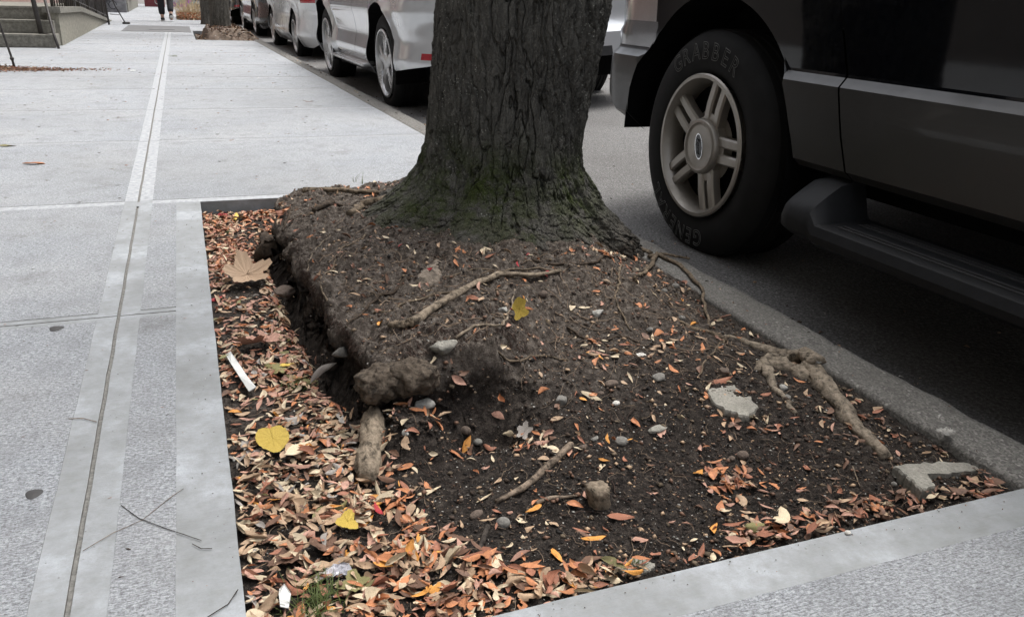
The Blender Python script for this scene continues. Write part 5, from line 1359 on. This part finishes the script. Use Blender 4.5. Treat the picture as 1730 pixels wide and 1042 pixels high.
# mound of roots and brown leaves in pit 2
ga = np.arange(.24, 1.20, .02); gb2 = np.arange(14.27, 17.05, .025); A, B = np.meshgrid(ga, gb2, indexing='ij')
hz = -.06+.20*sstep(.33, .43, A+fbm(A*8, B*8, s=5)*.04)*sstep(14.28, 14.9, B+fbm(A*6, B*6, s=9)*.25)*(1-sstep(16.3, 17, B))*(1-.6*sstep(.9, 1.15, A))+fbm(A*12, B*12, s=6)*.03
idx = np.arange(A.size).reshape(A.shape)
M['mound'] = m_stone('root_mound', (.14, .105, .08), 40)
o = mesh_obj('root_mound', np.stack([A, B, hz], -1).reshape(-1, 3), np.stack([idx[:-1, :-1], idx[1:, :-1], idx[1:, 1:], idx[:-1, 1:]], -1).reshape(-1, 4), M['mound']); tag(o, kind='structure')
def drift(name, x0, x1, y0, y1, z0, n_, cols, label, seed, sz=(.03, .07), hgt=.05):
    r_ = np.random.RandomState(seed); vs = []; fs = []; ms = []; b = 0
    for _ in range(n_):
        V, Fc = LV_lo[r_.randint(14)]; s_ = r_.uniform(*sz); e = np.array(Euler((r_.normal()*.5, r_.normal()*.5, r_.uniform(0, 6.3))).to_matrix())
        x, y = r_.uniform(x0, x1), r_.uniform(y0, y1); zz_ = z0(x, y) if callable(z0) else z0
        vs.append((V*s_)@e.T+np.array([x, y, zz_+r_.rand()*hgt])); fs.append(Fc+b); b += len(V); ms += [r_.randint(len(cols))]*len(Fc)
    return tag(mesh_obj(name, np.concatenate(vs), np.concatenate(fs), [M['leaf_'+c] for c in cols], None, True, ms), label, 'leaf litter', kind='stuff')
hm = lambda x, y: float(hz[min(len(ga)-1, max(0, int((x-.24)/.02))), min(len(gb2)-1, max(0, int((y-14.27)/.025)))])
drift('leaf_litter', .25, 1.15, 14.3, 16.8, hm, 700, ['brown', 'brown', 'tan', 'grey'], 'brown leaves on the root mound of the second tree', 21, (.04, .08), .02)
pb = MB(); pb.box((.20, 14.26, -.2), (1.1, 17.09, -.07)); tag(pb.build('soil', M['soil']), kind='structure')
pb = MB(); pb.box((-.07, 22.61, -.2), (.6, 25.19, -.03)); tag(pb.build('soil', M['soil']), kind='structure')
drift('leaf_litter', -.06, .58, 22.65, 24.6, -.02, 1500, ['orange', 'tan', 'cream', 'rust'], 'orange and straw coloured leaves filling the far planting bed', 22, (.05, .1), .17)
q = random.Random(31); mb = MB()
for _ in range(220):
    x, y = q.uniform(-.05, .5), q.uniform(22.8, 24.8); a = q.uniform(0, 6.28); h = q.uniform(.2, .55)
    mb.tube([(x, y, -.03), (x+.08*math.cos(a), y+.08*math.sin(a), h*.6), (x+.25*math.cos(a), y+.25*math.sin(a), h)], [.006, .004, .002], 4, cap=False)
tag(mb.build('dry_shrub', simple('straw', (.42, .33, .2), .9)), 'straw coloured dry shrub standing in the far planting bed', 'shrub')
for x, y, h in ((.33, 24.3, 2.4), (.22, 24.9, 2.2)):
    t = empty('sapling', 'thin pale sapling '+('nearer' if y < 24.5 else 'farther')+' of two behind the dry shrub', 'tree', (x, y, -.03)); mb = MB()
    mb.tube([(0, 0, 0), (.02, 0, .8), (-.02, .02, h)], [.035, .03, .02], 10, rough=.1); mb.build('trunk', simple('pale_bark', (.20, .19, .14), .9), t, True)
    mb = MB()
    for k in range(8):
        a = q.uniform(0, 6.28); z_ = q.uniform(.8, h); mb.tube([(0, 0, z_), (.25*math.cos(a), .25*math.sin(a), z_+.3), (.4*math.cos(a), .4*math.sin(a), z_+.6)], [.01, .007, .003], 5)
    mb.build('branch', simple('pale_bark_b', (.20, .19, .14), .9), t, True)
mb = MB(); mb.tube([(0, 0, 0), (0, 0, 1.2)], [.045, .045], 16); o = mb.build('bollard', simple('pale_blue', (.38, .55, .58), .5), None, True, (.56, 22.1, 0)); 
mb = MB(); mb.tube([(0, 0, 1.2), (0, 0, 1.23)], [.055, .02], 16); mb.build('cap', simple('pale_blue_cap', (.5, .6, .62), .5), o, True)
tag(o, 'pale blue post beside the second pair of tree trunks', 'post')

# stoop with three risers, landing, ramp wall
M['stoop'] = m_stone('stoop_concrete', (.215, .205, .175), 30); M['cheek'] = m_stone('cheek_concrete', (.26, .245, .20), 20)
st = empty('stoop', 'worn concrete stoop with three steps and a sloping side wall on the left', 'stairs', (-1.45, 12.0, 0))
for k in range(3):
    mb = MB(); z0, z1 = k*.155, (k+1)*.155; xr = (0.0, -.03, -.09)[k]; y0 = k*.30
    mb.box((-2.6, y0, z0), (xr-.02, y0+.9, z1-.001), bev=.02); mb.box((-2.6, y0-.015, z1-.028), (xr-.02, y0+.02, z1+.002), bev=.008)
    s_ = mb.build('step', M['stoop'], st); shade_auto(s_)
mb = MB()
def prism(mb, poly, x0, x1, m=0):
    n_ = len(poly); V = [(x0, a, b) for a, b in poly]+[(x1, a, b) for a, b in poly]
    mb.add(V, [tuple(range(n_)), tuple(range(2*n_-1, n_-1, -1))]+[(i, i+n_, (i+1) % n_+n_, (i+1) % n_) for i in range(n_)], m)
prism(mb, [(.45, -.02), (.45, .40), (3.1, .345), (9.3, -.06), (9.3, -.08)], -.13, .0); mb.build('side_wall', M['cheek'], st)
mb = MB(); prism(mb, [(.40, .40), (.40, .475), (3.1, .42), (9.7, -.03), (9.7, -.08), (9.3, -.05), (3.1, .345)], -.17, .035); mb.build('coping', M['stoop'], st)
mb = MB(); mb.box((-2.6, .88, 0), (-.14, 3.0, .462)); mb.build('landing', M['stoop'], st)
mb = MB(); prism(mb, [(3.02, -.02), (3.02, .40), (9.2, -.02)], -1.5, -.14); mb.build('ramp', M['stoop'], st)
# iron railings
rl = empty('railing', 'dark iron railing with upright bars on the stoop wall', 'railing', (-1.45, 12.0, 0))
def ztop(y): return float(np.interp(y, [.4, 3.1, 9.7], [.475, .42, -.03]))
mb = MB()
for k in range(34):
    y = .6+k*.26
    mb.tube([(-.07, y, ztop(y)-.02), (-.07, y, ztop(y)+.92)], .009 if k % 6 else .02, 6)
mb.build('baluster', M['iron'], rl, True)
mb = MB(); mb.tube([(-.07, .5, 1.42), (-.07, 3.1, 1.36), (-.07, 9.4, .92)], .022, 8); mb.tube([(-.07, .5, .58), (-.07, 3.1, .52), (-.07, 9.3, .10)], .012, 6); mb.build('rail', M['iron'], rl, True)
rl2 = empty('railing', 'sloping iron handrail with a foot bracket in front of the stoop steps', 'railing', (-1.45, 12.0, 0))
mb = MB(); mb.tube([(.02, -.15, 0), (-.03, .0, .17), (-.12, .35, .62), (-.2, .75, 1.2)], .016, 8); mb.build('rail', M['iron'], rl2, True)
mb = MB(); mb.tube([(-.19, .18, .155), (-.23, .22, .6), (-.27, .3, 1.2)], .030, 8); mb.build('post', M['iron'], rl2, True)
mb = MB(); mb.tube([(-.04, .02, .15), (-.18, .16, .16)], .008, 6); mb.build('bracket', M['iron'], rl2, True)
rl3 = empty('railing', 'leaning dark iron bar with a knob standing at the left edge', 'railing', (-1.50, 9.15, 0))
mb = MB(); mb.tube([(0, 0, -.01), (-.012, 0, .10), (-.055, 0, .36), (-.16, 0, 1.0)], [.012, .010, .010, .010], 8); mb.build('rail', M['iron'], rl3, True)
mb = MB(); mb.tube([(-.006, 0, .068), (-.010, 0, .085), (-.014, 0, .10)], [.012, .019, .012], 10); mb.build('knob', M['iron'], rl3, True)
mb = MB(); mb.tube([(-.125, 0, -.01), (-.13, 0, .04), (-.16, 0, .07), (-.22, .1, .9)], [.018, .022, .016, .012], 8); tag(mb.build('post', M['iron'], None, True, (-1.50, 9.12, 0)), 'dark iron post foot cut by the left picture edge', 'post')
rl4 = empty('railing', 'thin end railing with a curled foot where the ramp meets the sidewalk', 'railing', (-1.35, 18.9, 0))
mb = MB(); mb.tube([(.30, .6, 0), (.16, .3, .35), (.0, -.1, .9)], .012, 6); mb.build('rail', M['iron'], rl4, True)
mb = MB(); mb.tube([(.05, .2, .2), (.22, .45, .18)], .008, 6); mb.build('bracket', M['iron'], rl4, True)
mb = MB(); mb.tube([(.02, .1, 0), (-.02, 0, .9)], .02, 6); mb.build('post', M['iron'], rl4, True)
mb = MB(); mb.box((.24, .52, 0), (.38, .68, .04), bev=.012); mb.build('foot', M['iron'], rl4)

# buildings on the left
M['brick1'] = m_facade('brick_pink', (.30, .19, .165), (.33, .22, .19), (.25, .21, .19)); M['brick2'] = m_facade('brick_brown', (.12, .105, .095), (.155, .135, .12), (.13, .12, .11)); M['brick3'] = m_facade('brick_tan', (.25, .24, .215), (.29, .275, .245), (.2, .19, .175))
M['cream'] = simple('cream_paint', (.52, .48, .40), .7); M['winglass'] = M['cglass']; M['maroon'] = simple('maroon_paint', (.16, .03, .035), .6)
def building(y0, y1, x, h, mat, label, seed):
    b = empty('row_house', label, 'house', (x, y0, 0)); w = y1-y0; mb = MB(); mb.box((-8, 0, -.3), (0, w-.01, h)); mb.build('wall', M[mat], b)
    mb = MB(); mb.box((.003, -.02, h-.5), (.35, w, h+.15), bev=.03); mb.build('cornice', M['stoop'], b)
    nw_ = max(2, int(w/2.2))
    for fl_ in range(4):
        for k in range(nw_):
            yc_ = (k+.5)*w/nw_; zb_ = 1.5+fl_*2.9
            if zb_+1.7 > h-.6: continue
            mb = MB(); mb.box((.003, yc_-.55, zb_), (.05, yc_+.55, zb_+1.7)); f_ = mb.build('window', M['cream'], b)
            mb = MB(); mb.box((.05, yc_-.48, zb_+.07), (.056, yc_+.48, zb_+1.63)); mb.build('pane', M['winglass'], f_)
            mb = MB(); mb.box((.003, yc_-.65, zb_-.12), (.14, yc_+.65, zb_-.003), bev=.01); mb.build('sill', M['stoop'], f_)
    return b
building(-14, -6.0, -3.6, 10.5, 'brick2', 'brown brick row house behind the viewer on the left', 1)
building(-6, 2.0, -3.6, 11, 'brick3', 'tan brick row house left of the viewer', 2)
building(2, 12.0, -3.6, 10.5, 'brick2', 'brown brick row house between the tan one and the pink one', 3)
bb = building(12.0, 24.0, -2.75, 10.5, 'brick1', 'pinkish row house behind the stoop and its iron railing', 4)
mb = MB(); mb.box((0.003, .35, .46), (.06, 2.2, 2.7), bev=.01); d_ = mb.build('door', M['cream'], bb); mb = MB(); mb.box((.06, .5, .7), (.075, 1.2, 1.5), bev=.01); mb.build('door_panel', M['cheek'], d_)
bb = building(27.6, 44, -1.9, 10, 'brick2', 'dark brick row house at the far end of the left side', 5)
# grey graffiti wall facing the camera
gw = empty('garden_wall', 'low grey rendered wall with dark looping graffiti beyond the ramp', 'wall', (-2.75, 27.3, 0))
mb = MB(); mb.box((0, 0, -.1), (1.35, .2, 1.1)); mb.build('wall', simple('grey_render', (.20, .20, .205), .8, var=.4, scale=6), gw)
mb = MB()
for (cx_, cz_, r_, k_) in ((.72, .30, .13, 1), (.86, .42, .12, 1), (.80, .18, .09, 1), (1.0, .2, .10, 1), (.95, .45, .14, 1)):
    mb.tube([(cx_+r_*math.cos(a), -.006, cz_+r_*1.1*math.sin(a)) for a in np.linspace(0, 5.4, 18)], .010, 5)
mb.build('graffiti', simple('spray_black', (.03, .03, .035), .6), gw, True)
mb = MB(); mb.box((.005, .005, -.1), (.5, 7.0, .35), bev=.02); mb.box((.05, 1.2, .35), (.6, 2.0, 1.2), bev=.02); tag(mb.build('stoop', M['stoop'], None, False, (-1.89, 28.0, 0)), 'dark low stoop beside the far brick house', 'stairs')
# street end
def endwall(x0, x1, y, h, mat, name, label, cat, parts=()):
    b = empty(name, label, cat, ((x0+x1)/2, y, 0)); w = (x1-x0)/2; mb = MB(); mb.box((-w, 0, -.1), (w, .3, h)); mb.build('wall', mat, b)
    mb = MB(); mb.box((-w, -.04, h+.002), (w, .34, h+.08), bev=.01); mb.build('coping', M['stoop'], b); return b
o = endwall(-1.18, -.48, 35.5, 2.4, M['maroon'], 'gate', 'dark maroon gate closing the far end left of the walking person', 'gate')
mb = MB(); mb.tube([(.10+.09*math.cos(a), -.01, .20+.10*math.sin(a)) for a in np.linspace(1, 6, 14)], .016, 5); mb.build('graffiti', M['white_plastic'], o, True)
n = NT('mural'); v_ = n.voro(3.5, out='Color'); n.set(col=n.mix(.62, v_, (.28, .10, .34)), rough=.7); M['mural'] = n.m
o = endwall(-.20, .62, 36.5, 2.2, M['mural'], 'painted_wall', 'purple and blue painted wall at the far end right of the walking person', 'wall')
bb = endwall(-40, 40, 60, 12, M['brick2'], 'far_building', 'distant brick building closing the street', 'building')
# opposite side of the street
for i, (a, b_, m_) in enumerate(((-14, -3, 'brick1'), (-3, 8, 'brick2'), (8, 20, 'brick3'), (20, 34, 'brick1'))):
    t = empty('row_house', ('pinkish', 'brown', 'tan', 'farther pinkish')[i]+' row house across the street', 'house', (13.5, b_, 0), (0, 0, PI)); w = b_-a
    mb = MB(); mb.box((-8, 0, -.3), (0, w-.01, 10)); mb.build('wall', M[m_], t)
    for fl_ in range(3):
        for k in range(4):
            yc_ = (k+.5)*w/4; zb_ = 1.6+fl_*2.9; mb = MB(); mb.box((.003, yc_-.6, zb_), (.05, yc_+.6, zb_+1.8)); f_ = mb.build('window', M['cream'], t)
            mb = MB(); mb.box((.05, yc_-.5, zb_+.08), (.056, yc_+.5, zb_+1.7)); mb.build('pane', M['winglass'], f_)

# ------------------------------------------------------------------ walking person (seen from behind)
per = empty('person', 'person in black trousers and dark coat walking away down the sidewalk', 'person', (-.28, 21.6, .0), (0, 0, 0))
def skin(name, J, E_, mat, parent, root_i=0, sub=2):
    me = bpy.data.meshes.new(name); me.from_pydata([j[:3] for j in J], E_, []); o = bpy.data.objects.new(name, me); COL.objects.link(o)
    o.modifiers.new('s', 'SKIN'); s2 = o.modifiers.new('u', 'SUBSURF'); s2.levels = s2.render_levels = sub
    for i, v in enumerate(me.skin_vertices[0].data): v.radius = J[i][3] if hasattr(J[i][3], '__len__') else (J[i][3], J[i][3]); v.use_root = (i == root_i)
    bpy.context.view_layer.update(); m2 = bpy.data.meshes.new_from_object(o.evaluated_get(bpy.context.evaluated_depsgraph_get())); m2.materials.clear(); m2.materials.append(mat); m2.name = name
    o.modifiers.clear(); o.data = m2; o.parent = parent; m2.polygons.foreach_set('use_smooth', [True]*len(m2.polygons)); return o
M['skin'] = simple('skin', (.45, .28, .2), .6, var=.08); M['cloth'] = simple('black_cloth', (.012, .012, .014), .9); M['coat'] = simple('coat', (.02, .02, .024), .9); M['hair'] = simple('hair', (.02, .014, .01), .8)
J = [(0, 0, .95, (.15, .11)), (0, 0, 1.2, (.14, .10)), (0, 0, 1.42, (.17, .10)), (0, 0, 1.50, .055), (0, .01, 1.56, .055), (0, .02, 1.66, .085), (0, .015, 1.74, .075),
     (-.20, 0, 1.42, .06), (-.26, -.04, 1.16, .045), (-.27, .05, .92, .033), (-.27, .08, .84, .03), (.20, 0, 1.42, .06), (.26, .04, 1.16, .045), (.26, .14, .93, .033), (.26, .17, .85, .03),
     (-.10, 0, .88, .09), (-.10, .06, .50, .058), (-.09, -.02, .10, .04), (-.09, .06, .05, .038), (-.09, .14, .04, .03), (.10, 0, .88, .09), (.10, .05, .50, .058), (.10, -.26, .16, .04), (.10, -.20, .08, .038), (.10, -.14, .04, .03)]
E_ = [(0, 1), (1, 2), (2, 3), (3, 4), (4, 5), (5, 6), (2, 7), (7, 8), (8, 9), (9, 10), (2, 11), (11, 12), (12, 13), (13, 14), (0, 15), (15, 16), (16, 17), (17, 18), (18, 19), (0, 20), (20, 21), (21, 22), (22, 23), (23, 24)]
body = skin('body', J, E_, M['skin'], per)
for sx in (-1, 1):
    for k in range(5):
        hx = sx*.265; hy = .09 if sx < 0 else .18; hz_ = .84
        if k < 4: pts = [(hx, hy-.03+k*.02, hz_-.02), (hx-sx*.01, hy-.03+k*.02+.005, hz_-.055), (hx-sx*.03, hy-.03+k*.02+.008, hz_-(.08, .088, .085, .07)[k])]
        else: pts = [(hx-sx*.01, hy+.035, hz_+.0), (hx-sx*.02, hy+.055, hz_-.03), (hx-sx*.025, hy+.055, hz_-.055)]
        mb = MB(); mb.tube(pts, [.010, .0095, .007], 8); mb.build('finger', M['skin'], body, True)
tr = [(0, 0, .98, (.165, .12)), (0, 0, .90, (.165, .125)), (-.10, .01, .82, .105), (-.10, .06, .50, .085), (-.09, -.01, .12, .072), (.10, .01, .82, .105), (.10, .05, .50, .085), (.10, -.25, .20, .070)]
skin('trousers', tr, [(0, 1), (1, 2), (2, 3), (3, 4), (1, 5), (5, 6), (6, 7)], M['cloth'], per)
ct = [(0, 0, .90, (.19, .14)), (0, 0, 1.2, (.17, .13)), (0, 0, 1.42, (.19, .12)), (0, 0, 1.49, (.09, .08)), (-.21, 0, 1.42, .078), (-.265, -.04, 1.16, .062), (-.27, .05, .93, .05), (.21, 0, 1.42, .078), (.265, .04, 1.16, .062), (.26, .13, .94, .05)]
skin('coat', ct, [(0, 1), (1, 2), (2, 3), (2, 4), (4, 5), (5, 6), (2, 7), (7, 8), (8, 9)], M['coat'], per)
skin('hair', [(0, 0, 1.60, .07), (0, -.005, 1.69, .098), (0, .0, 1.75, .088)], [(0, 1), (1, 2)], M['hair'], per)
for (x, y, z_, a) in ((-.09, .05, 0, 0), (.10, -.20, .03, .45)):
    mb = MB(); mb.tube([(x, y-.13, z_+.045+a*.18), (x, y-.04, z_+.05+a*.10), (x, y+.06, z_+.045+a*.03), (x, y+.16, z_+.035)], [.032, .046, .048, .03], 14, flat=.85); sh = mb.build('shoe', M['black'], per, True)
    mb = MB(); mb.tube([(x, y-.15, z_+.012+a*.18), (x, y, z_+.012+a*.07), (x, y+.17, z_+.012)], [.035, .048, .04], 12, flat=.28); mb.build('sole', M['white_plastic'], sh, True)

# ------------------------------------------------------------------ light, sky, camera
w = bpy.data.worlds.new('World'); scene.world = w; w.use_nodes = True; nt = w.node_tree; nt.nodes.clear()
ow = nt.nodes.new('ShaderNodeOutputWorld'); bg = nt.nodes.new('ShaderNodeBackground'); sky = nt.nodes.new('ShaderNodeTexSky'); sky.sky_type = 'NISHITA'; sky.sun_disc = False
SEL, SRO = math.radians(68), math.radians(60)
sky.sun_elevation = SEL; sky.sun_rotation = SRO; sky.air_density = 1.0; sky.dust_density = 4.0; sky.ozone_density = 1.0
hs = nt.nodes.new('ShaderNodeHueSaturation'); hs.inputs['Saturation'].default_value = .30
nt.links.new(sky.outputs[0], hs.inputs['Color']); nt.links.new(hs.outputs[0], bg.inputs[0]); bg.inputs[1].default_value = .15; nt.links.new(bg.outputs[0], ow.inputs[0])
sl = bpy.data.lights.new('sun', 'SUN'); sl.energy = 1.0; sl.angle = math.radians(25); sl.color = (1, .985, .965); so = bpy.data.objects.new('sun', sl); COL.objects.link(so)
sd_ = Vector((math.sin(SRO)*math.cos(SEL), math.cos(SRO)*math.cos(SEL), math.sin(SEL))); so.rotation_euler = sd_.to_track_quat('Z', 'Y').to_euler()
cam = bpy.data.cameras.new('camera'); co = bpy.data.objects.new('camera', cam); COL.objects.link(co); scene.camera = co
cam.sensor_fit = 'HORIZONTAL'; cam.sensor_width = 36; cam.lens = F/1730*36; cam.clip_start = .02; cam.clip_end = 1000
mw = Matrix.Identity(4)
for r_i in range(3):
    mw[r_i][0] = RM[r_i, 0]; mw[r_i][1] = -RM[r_i, 1]; mw[r_i][2] = -RM[r_i, 2]
mw[2][3] = HCAM; co.matrix_world = mw
scene.render.engine = 'CYCLES'; scene.render.resolution_x = 1024; scene.render.resolution_y = 616
vs_ = scene.view_settings; vs_.view_transform = 'Standard'; vs_.look = 'None'; vs_.exposure = EXPO if 'EXPO' in globals() else 1.33; vs_.gamma = 1
